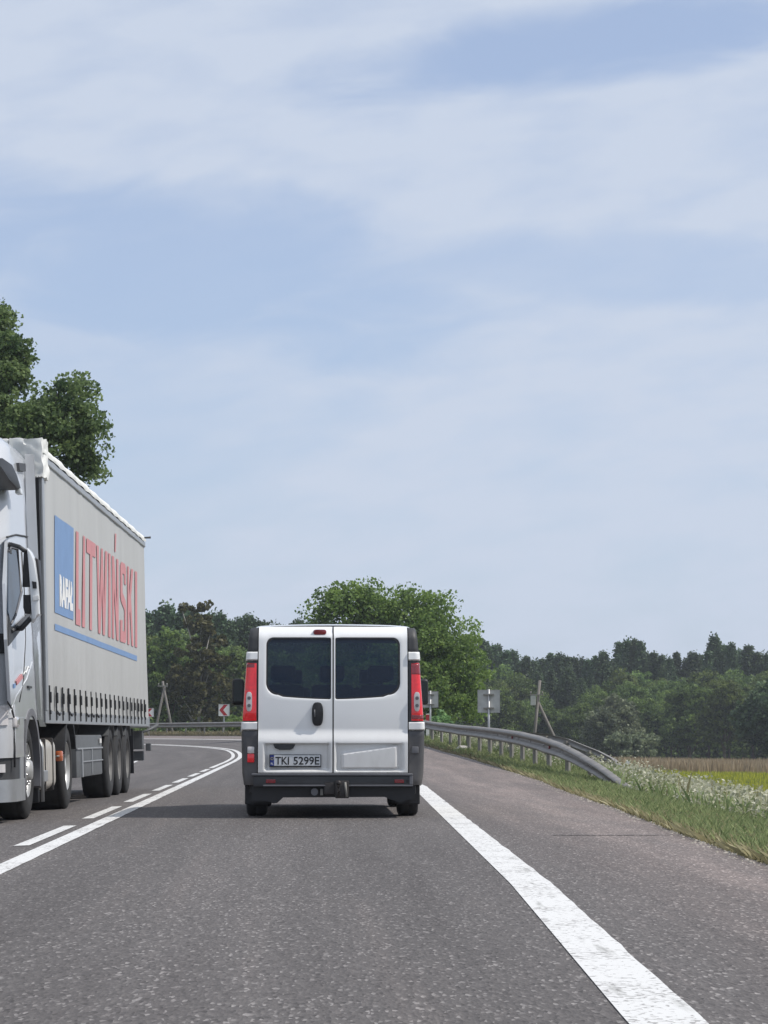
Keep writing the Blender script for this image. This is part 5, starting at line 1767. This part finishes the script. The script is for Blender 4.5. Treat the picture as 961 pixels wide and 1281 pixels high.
mb.build('mirror_arm', M['plastic'], MIR)
mslab('arm_mount', [(5, 679), (12, 678), (13, 692), (5, 692)], 24.50, 24.62, M['plastic'], 0.01)
mirror_far = MB()
mirror_far.box(-2.75, -2.58, 0.2, 0.38, 2.0, 2.75, 0.04, seg=3)
mirror_far.build('mirror', M['cab_white'], TROOT, smooth_angle=50)


# wheels
def truck_wheel(yc, xo=-0.03, width=0.31, r=0.5, rim_mat='rim', convex=True, both=True):
    for sgn in ((1, -1) if both else (1,)):
        X = (lambda a: xo - a) if sgn > 0 else (lambda a: -2.5 - xo + a)
        w = empty('wheel', (0, 0, 0)); w.parent = TROOT
        mb = MB()
        mb.lathe_x([(X(0.035), 0.275), (X(0.005), 0.30), (X(0.0), 0.36), (X(0.012), 0.44), (X(0.03), 0.485), (X(0.05), r - 0.004), (X(0.075), r), (X(0.09), r - 0.012), (X(0.10), r), (X(width / 2), r), (X(width - 0.10), r), (X(width - 0.05), r - 0.004), (X(width - 0.01), 0.46), (X(width), 0.38), (X(width - 0.03), 0.275)], yc, r, 64)
        mb.build('tyre', M['rubber'], w)
        mb = MB()
        if convex:
            mb.lathe_x([(X(0.025), 0.285), (X(0.015), 0.27), (X(0.06), 0.25), (X(0.10), 0.235), (X(0.07), 0.215), (X(0.035), 0.17), (X(0.02), 0.12), (X(0.0), 0.11), (X(-0.03), 0.09), (X(-0.035), 0.0)], yc, r, 48)
        else:
            mb.lathe_x([(X(0.025), 0.285), (X(0.015), 0.27), (X(0.08), 0.255), (X(0.16), 0.225), (X(0.17), 0.14), (X(0.10), 0.12), (X(0.04), 0.10), (X(0.03), 0.0)], yc, r, 48)
        rim = mb.build('rim', M[rim_mat], w)
        mb = MB()
        for k in range(10):
            a = 2 * math.pi * k / 10
            c = Vector((X(0.045 if convex else 0.165), yc + 0.185 * math.cos(a), r + 0.185 * math.sin(a)))
            mb.tube([c + Vector((sgn * 0.006, 0, 0)), c - Vector((sgn * 0.004, 0, 0))], 0.030, 12)
        mb.build('rim_holes', M['black'], w)
        mb = MB()
        for k in range(10):
            a = 2 * math.pi * (k + 0.5) / 10
            rr_ = 0.145 if convex else 0.165
            c = Vector((X(0.03 if convex else 0.16), yc + rr_ * math.cos(a), r + rr_ * math.sin(a)))
            mb.tube([c + Vector((sgn * 0.03, 0, 0)), c], 0.013, 6)
        mb.build('wheel_nuts', M['chrome' if rim_mat == 'rim' else 'metal_dark'], w)


truck_wheel(1.47)
truck_wheel(4.85, xo=-0.03, width=0.62, convex=False)
for yc in (9.85, 11.05, 12.25):
    truck_wheel(yc, xo=-0.04, width=0.38, convex=False, rim_mat='rim_dark')

# front wheel arch, drive wheel mudguard
def arch(name, yc, zc, r0, r1, x0, x1, a0, a1, mat, n=28):
    mb = MB()
    P = [(yc + r1 * math.cos(a), zc + r1 * math.sin(a)) for a in np.linspace(a0, a1, n)] + [(yc + r0 * math.cos(a), zc + r0 * math.sin(a)) for a in np.linspace(a1, a0, n)]
    A = [mb.bm.verts.new((x0, y, z)) for y, z in P]; B = [mb.bm.verts.new((x1, y, z)) for y, z in P]
    L_ = len(P)
    for k in range(L_): mb.bm.faces.new((A[k], B[k], B[(k + 1) % L_], A[(k + 1) % L_]))
    for k in range(n - 1):
        mb.bm.faces.new((A[k], A[k + 1], A[L_ - 2 - k], A[L_ - 1 - k])); mb.bm.faces.new((B[k], B[k + 1], B[L_ - 2 - k], B[L_ - 1 - k]))
    return mb.build(name, mat, TROOT, smooth_angle=40)


arch('wheel_arch', 1.47, 0.50, 0.56, 0.635, -0.45, 0.012, R(-18), R(198), M['plastic_light'])
arch('wheel_arch', 1.47, 0.50, 0.56, 0.635, -2.51, -2.05, R(-18), R(198), M['plastic_light'])
arch('mudguard', 4.85, 0.50, 0.56, 0.60, -0.66, 0.0, R(20), R(165), M['chassis'])
arch('mudguard', 4.85, 0.50, 0.56, 0.60, -2.5, -1.84, R(20), R(165), M['chassis'])
# panel between bumper and wheel arch, sill behind the arch
mb = MB(); mb.prism([(0.60, 1.04), (0.95, 1.04), (0.84, 0.75), (0.82, 0.30), (0.60, 0.25)], -0.4, 0.004, 'yz', bevel=0.006); mb.build('entry_step', M['rail_grey'], TROOT)
mb = MB(); mb.box(-2.4, -0.1, 0.5, 2.3, 0.75, 1.02); mb.box(-1.7, -0.8, 0.4, 5.9, 0.55, 0.85, 0.02); mb.box(-2.3, -0.45, 0.8, 0.95, 0.3, 0.9); mb.build('tractor_frame', M['chassis'], TROOT)
mb = MB(); mb.box(-0.42, -0.02, 2.10, 2.16, 0.15, 0.92, 0.01); mb.build('mud_flap', M['black'], TROOT)
# fuel tank with straps
mb = MB(); mb.box(-0.68, -0.035, 2.46, 3.78, 0.26, 0.82, 0.12, seg=5); TK = mb.build('fuel_tank', M['tank'], TROOT, smooth_angle=50)
for yy in (2.75, 3.40):
    mb = MB(); mb.box(-0.70, -0.024, yy, yy + 0.045, 0.25, 0.83, 0.02, seg=2)
    mb.build('tank_strap', M['metal_dark'], TK, smooth_angle=50)
mb = MB(); mb.tube([(-0.02, 2.42, 0.15), (-0.02, 2.42, 0.72), (-0.05, 2.45, 0.80), (-0.12, 2.5, 0.84)], 0.02, 8); mb.box(-0.1, 0.0, 2.44, 2.75, 0.36, 0.48, 0.01); mb.build('tank_guard', M['rail_grey'], TK)
mb = MB(); mb.tube([(-0.05, 3.9, 0.62), (-0.05, 4.2, 0.62)], 0.012, 6); mb.build('lamp_bracket', M['zinc_post'], TROOT)
mb = MB(); mb.box(-0.09, -0.01, 4.12, 4.24, 0.56, 0.68, 0.02); mb.build('side_marker', M['lens_amber'], TROOT, smooth_angle=50)

# trailer body
Y0, Y1 = 2.62, 15.35
mb = MB()
mb.box(-2.47, -0.03, Y0, Y1, 1.06, 1.20)                       # floor
mb.box(-2.47, -0.03, Y0, Y0 + 0.05, 1.20, 3.96)                # front wall
mb.build('trailer_frame', M['cab_white'], TROOT)
mb = MB(); mb.box(-2.46, -0.06, Y1 - 0.05, Y1, 1.201, 3.90, 0.008); mb.build('rear_doors', M['cab_white'], TROOT)
ryd = np.random.default_rng(5)
ph = ryd.uniform(0, 6.28, 12)


def wave(y, z):
    lo = max(0.0, (1.9 - z)) / 0.8
    return 0.0020 * math.sin(y * 2.9 + ph[0]) + 0.0012 * math.sin(y * 6.7 + 0.4 * z + ph[1]) + 0.002 * math.sin(z * 3 + y * 0.6) + lo * 0.010 * math.sin(y * 11.4 + ph[2]) + 0.004 * math.exp(-((y - 6.5) ** 2) / 0.01) * 2


mb = MB(); mb.grid(lambda u, v: (wave(Y0 + 0.08 + (Y1 - 0.12 - Y0) * u, 1.12 + 2.75 * v), Y0 + 0.08 + (Y1 - 0.12 - Y0) * u, 1.12 + 2.75 * v), 260, 40)
CUR = mb.build('side_curtain', M['curtain'], TROOT, smooth_angle=80)
mb = MB(); mb.grid(lambda u, v: (-2.5 - wave(Y0 + 0.08 + (Y1 - 0.12 - Y0) * u, 1.12 + 2.75 * v), Y0 + 0.08 + (Y1 - 0.12 - Y0) * u, 1.12 + 2.75 * v), 120, 10)
mb.build('side_curtain', M['curtain'], TROOT, smooth_angle=80)
mb = MB(); mb.box(-2.505, -2.48, Y0, Y1, 1.0, 1.125, 0.006); mb.box(-0.02, 0.008, Y0, Y1, 0.985, 1.118, 0.006); mb.build('side_rave', M['rail_grey'], TROOT)
mb = MB(); mb.box(-0.05, 0.022, Y0, Y1, 3.845, 3.925, 0.012); mb.box(-2.52, -2.45, Y0, Y1, 3.845, 3.925, 0.012); mb.build('roof_rail', M['rail_grey'], TROOT)
mb = MB()
prof = [(0.030, 3.925), (0.036, 3.955), (0.02, 4.00), (-0.03, 4.035), (-0.10, 4.045), (-1.25, 4.06), (-2.40, 4.045), (-2.47, 4.035), (-2.52, 4.0), (-2.535, 3.955), (-2.53, 3.925)]
mb.grid(lambda u, v: (prof[int(round(v * (len(prof) - 1)))][0] + (0.004 * math.sin(u * 130) if v in (0, 1) else 0), Y0 - 0.02 + (Y1 - Y0 + 0.02) * u, prof[int(round(v * (len(prof) - 1)))][1] + 0.006 * math.sin(u * 90 + v * 9) + (0.012 * math.sin(u * 61) * math.sin(v * math.pi))), 220, len(prof) - 1)
mb.box(-2.5, 0.0, Y1 - 0.04, Y1 - 0.001, 3.90, 4.03)
mb.build('roof_tarpaulin', M['tarp'], TROOT, smooth_angle=75)
# front top corner wrapped in white tarpaulin, and the strip across the front
mb = MB()
def crumple(p_):
    x, y, z = p_
    k = 0.011 * math.sin(x * 21 + z * 17) + 0.013 * math.sin(z * 31 - y * 13 + x * 9) + 0.008 * math.sin(x * 47 + y * 29)
    return Vector((x + k * 0.6, y - abs(k) * 0.9, z + k * 0.5))
r = bmesh.ops.create_cube(mb.bm, size=1.0)
bmesh.ops.subdivide_edges(mb.bm, edges=mb.bm.edges[:], cuts=9, use_grid_fill=True)
for v in mb.bm.verts:
    v.co = crumple((v.co.x * 0.36 - 0.145, v.co.y * 0.50 + Y0 + 0.17, v.co.z * 0.42 + 3.87))
mb.build('corner_wrap', M['tarp'], TROOT, smooth_angle=35)
mb = MB(); mb.box(-2.5, -0.33, Y0 - 0.07, Y0 + 0.05, 4.0, 4.085, 0.02); mb.build('front_edge', M['tarp'], TROOT, smooth_angle=50)
mb = MB(); mb.box(-2.3, -0.4, Y0 - 0.06, Y0 - 0.001, 3.70, 3.90, 0.01); mb.build('front_recess', M['zinc'], TROOT)
# black strip: shade of the gap between deflector and trailer, put in as colour
mb = MB(); mb.box(-0.040, -0.004, Y0 - 0.10, Y0 + 0.02, 1.0, 3.66, 0.004); mb.build('gap_shade_strip', M['black'], TROOT)
mb = MB(); mb.box(-0.05, 0.016, Y0 + 0.022, Y0 + 0.20, 1.12, 3.84, 0.006); mb.build('curtain_pole', M['rail_grey'], TROOT)
# straps with buckles
ys_ = [Y0 + 0.30 + 0.585 * k for k in range(21)]
for k, yy in enumerate(ys_):
    x_ = wave(yy, 1.2) + 0.006
    mb = MB()
    w_ = 0.022
    mb.box(0.006, 0.020, yy - w_, yy + w_, 1.02, 1.40, 0.003)
    mb.box(0.012, 0.034, yy - 0.035, yy + 0.035, 1.21 + 0.01 * math.sin(k * 3), 1.33, 0.008)
    mb.box(0.012, 0.028, yy - 0.030, yy + 0.030, 1.085, 1.13, 0.005)
    if k in (1, 3, 6, 7, 8):
        mb.tube([(0.02, yy, 1.12), (0.035, yy + 0.10, 1.08), (0.03, yy + 0.22, 1.10)], 0.012, 5)
    mb.build('strap', M['black'], CUR)
# printing
def on_curtain(c):
    f = side_quad(c, 0.0)
    def fn(u, v):
        x, y, z = f(u, v)
        return (wave(y, z) + 0.006, y, z)
    return fn
def print_block(name, c, mat, nu=24, nv=8):
    f = on_curtain(c); mb = MB(); mb.grid(lambda u, v: f(u, v), nu, nv); return mb.build(name, mat, CUR, smooth_angle=80)
print_block('blue_panel', [(68, 766), (91.5, 776), (91.5, 661), (68, 644)], M['print_blue'])
print_block('blue_line', [(68, 788), (170.8, 827), (170.8, 820.5), (68, 780)], M['print_blue'], 90, 2)
fw = on_curtain([(73.8, 755), (90.5, 762), (90.5, 730), (73.8, 719)])
text_part('name_lettering', 'RAFAŁ', lambda u, v: tuple(Vector(fw(u, v)) + Vector((0.004, 0, 0))), M['print_white'], CUR, bold=0.065)
# the firm's name in tall block letters; x in photo columns on the flank, v over the cap height
FC = [(94.2, 781), (171.2, 810.5), (171.2, 716), (94.2, 664)]
fr_ = on_curtain(FC)
def letter_y(px_): return side(px_, 800, 0.0)[0]
_ya, _yb = letter_y(94.2), letter_y(171.2)
def block(pts):
    u = [((letter_y(a) - _ya) / (_yb - _ya), v) for a, v in pts]
    return u
LET = {
 'L': [[(94.2, 0), (100.3, 0), (100.3, .17), (97.6, .18), (97.6, 1), (94.2, 1)]],
 'I': [[(102.6, 0), (105.6, 0), (105.6, 1), (102.6, 1)]],
 'T': [[(107.4, .84), (107.4, 1), (118.8, 1), (118.8, .84), (114.6, .84), (114.6, 0), (111.6, 0), (111.6, .84)]],
 'W': [[(120.2, 1), (123.0, 1), (124.4, .35), (126.0, 1), (128.2, 1), (129.6, .35), (131.0, 1), (133.6, 1), (131.0, 0), (128.3, 0), (127.1, .55), (125.6, 0), (122.8, 0)]],
 'I2': [[(134.9, 0), (137.8, 0), (137.8, 1), (134.9, 1)]],
 'N': [[(139.8, 0), (142.3, 0), (142.3, .62), (145.3, 0), (148.0, 0), (148.0, 1), (145.5, 1), (145.5, .40), (142.4, 1), (139.8, 1)], [(143.0, 1.07), (144.4, 1.07), (145.4, 1.30), (143.6, 1.30)]],
 'S': [[(150.0, .0), (156.0, 0), (157.4, .05), (157.4, .46), (156.2, .54), (152.6, .62), (152.6, .86), (154.9, .86), (154.9, .74), (157.2, .74), (157.2, .95), (156.0, 1), (151.4, 1), (150.1, .95), (150.1, .56), (151.2, .49), (154.8, .41), (154.8, .14), (152.5, .14), (152.5, .27), (150.0, .27)]],
 'K': [[(158.9, 0), (161.3, 0), (161.3, .36), (162.2, .46), (164.1, 0), (166.6, 0), (163.8, .62), (166.3, 1), (163.9, 1), (161.3, .62), (161.3, 1), (158.9, 1)]],
 'I3': [[(168.3, 0), (170.9, 0), (170.9, 1), (168.3, 1)]],
}
for k_, polys in LET.items():
    mb = MB()
    for P in polys:
        B_ = block(P)
        pv_ = [mb.bm.verts.new(Vector(fr_(u, v)) + Vector((0.003, 0, 0))) for u, v in B_]
        for t_ in tessellate_polygon([[Vector((u * 10, v, 0)) for u, v in B_]]):
            mb.bm.faces.new([pv_[i] for i in t_])
    mb.build('printed_letter', M['print_red'], CUR)
# running gear under the trailer
mb = MB()
for x0 in (-1.75, -0.87): mb.box(x0, x0 + 0.12, 5.2, 14.9, 0.78, 1.06)
mb.box(-2.1, -0.4, 2.7, 6.2, 0.96, 1.06)
for yc in (9.85, 11.05, 12.25): mb.tube([(-2.2, yc, 0.5), (-0.3, yc, 0.5)], 0.07, 10)
mb.build('trailer_chassis', M['chassis'], TROOT)
for yc in (9.85, 11.05, 12.25):
    arch('mudguard', yc, 0.50, 0.545, 0.565, -0.44, -0.03, R(38), R(142), M['box_grey'])
    arch('mudguard', yc, 0.50, 0.545, 0.565, -2.47, -2.06, R(38), R(142), M['box_grey'])
mb = MB(); mb.box(-0.72, -0.06, 5.95, 8.85, 0.34, 0.86, 0.02); BX = mb.build('storage_box', M['box_grey'], TROOT, smooth_angle=40)
mb = MB()
mb.box(-0.065, -0.045, 5.95, 8.85, 0.68, 0.70, 0.004); mb.box(-0.065, -0.045, 6.5, 8.85, 0.52, 0.535, 0.004); mb.box(-0.065, -0.045, 7.55, 7.60, 0.36, 0.68, 0.004); mb.box(-0.065, -0.04, 6.40, 6.50, 0.34, 0.68, 0.004)
mb.build('box_trim', M['rail_grey'], BX)
mb = MB(); mb.box(-0.055, -0.035, 8.45, 8.6, 0.75, 0.81, 0.004); mb.build('box_label', M['sign_white'], BX)
mb = MB(); mb.box(-0.30, -0.18, 5.75, 5.88, 0.14, 1.0, 0.01); mb.box(-0.34, -0.14, 5.70, 5.93, 0.12, 0.14); mb.build('landing_leg', M['rail_grey'], TROOT)
mb = MB(); mb.box(-2.32, -2.20, 5.75, 5.88, 0.14, 1.0, 0.01); mb.box(-2.36, -2.16, 5.70, 5.93, 0.12, 0.14); mb.build('landing_leg', M['rail_grey'], TROOT)
mb = MB(); mb.box(-2.44, -0.06, 15.0, 15.12, 0.45, 0.60, 0.01); mb.box(-0.5, -0.06, 14.9, 15.15, 0.63, 0.92, 0.01); mb.box(-2.44, -2.0, 14.9, 15.15, 0.63, 0.92, 0.01); mb.box(-1.7, -0.9, 14.6, 15.0, 0.5, 1.0)
mb.build('rear_bumper', M['box_grey'], TROOT)
mb = MB(); mb.box(-0.42, -0.03, 13.0, 13.03, 0.28, 0.95); mb.build('mud_flap', M['black'], TROOT)
mb = MB(); mb.tube([(-0.12, 14.95, 0.88), (0.03, 15.1, 0.93), (0.16, 15.2, 1.00)], [0.02, 0.02, 0.03], 8); mb.box(-0.02, 0.06, 14.98, 15.10, 0.60, 0.72, 0.012); mb.build('marker_arm', M['box_grey'], TROOT)
mb = MB(); mb.tube([(0.0, 15.1, 3.98), (0.13, 15.12, 3.985)], [0.012, 0.018], 8); mb.build('roof_marker', M['plastic'], TROOT)

# ---------------------------------------------------------------- air
HAZE = True
if HAZE:
    hm = bpy.data.materials.new('haze')
    hm.use_nodes = True
    hn, hl_ = hm.node_tree.nodes, hm.node_tree.links
    for q in list(hn):
        if q.type == 'BSDF_PRINCIPLED': hn.remove(q)
    pv = hn.new('ShaderNodeVolumePrincipled')
    pv.inputs['Color'].default_value = (0.86, 0.91, 1.0, 1)
    pv.inputs['Density'].default_value = 0.00030
    pv.inputs['Anisotropy'].default_value = 0.2
    hl_.new(pv.outputs[0], hn['Material Output'].inputs['Volume'])
    mb = MB(); mb.box(-1750, 1800, -430, 3100, -5.0, 26.0)
    tag(mb.build('haze', hm), 'thin pale summer haze over the road and fields', 'haze', kind='stuff')
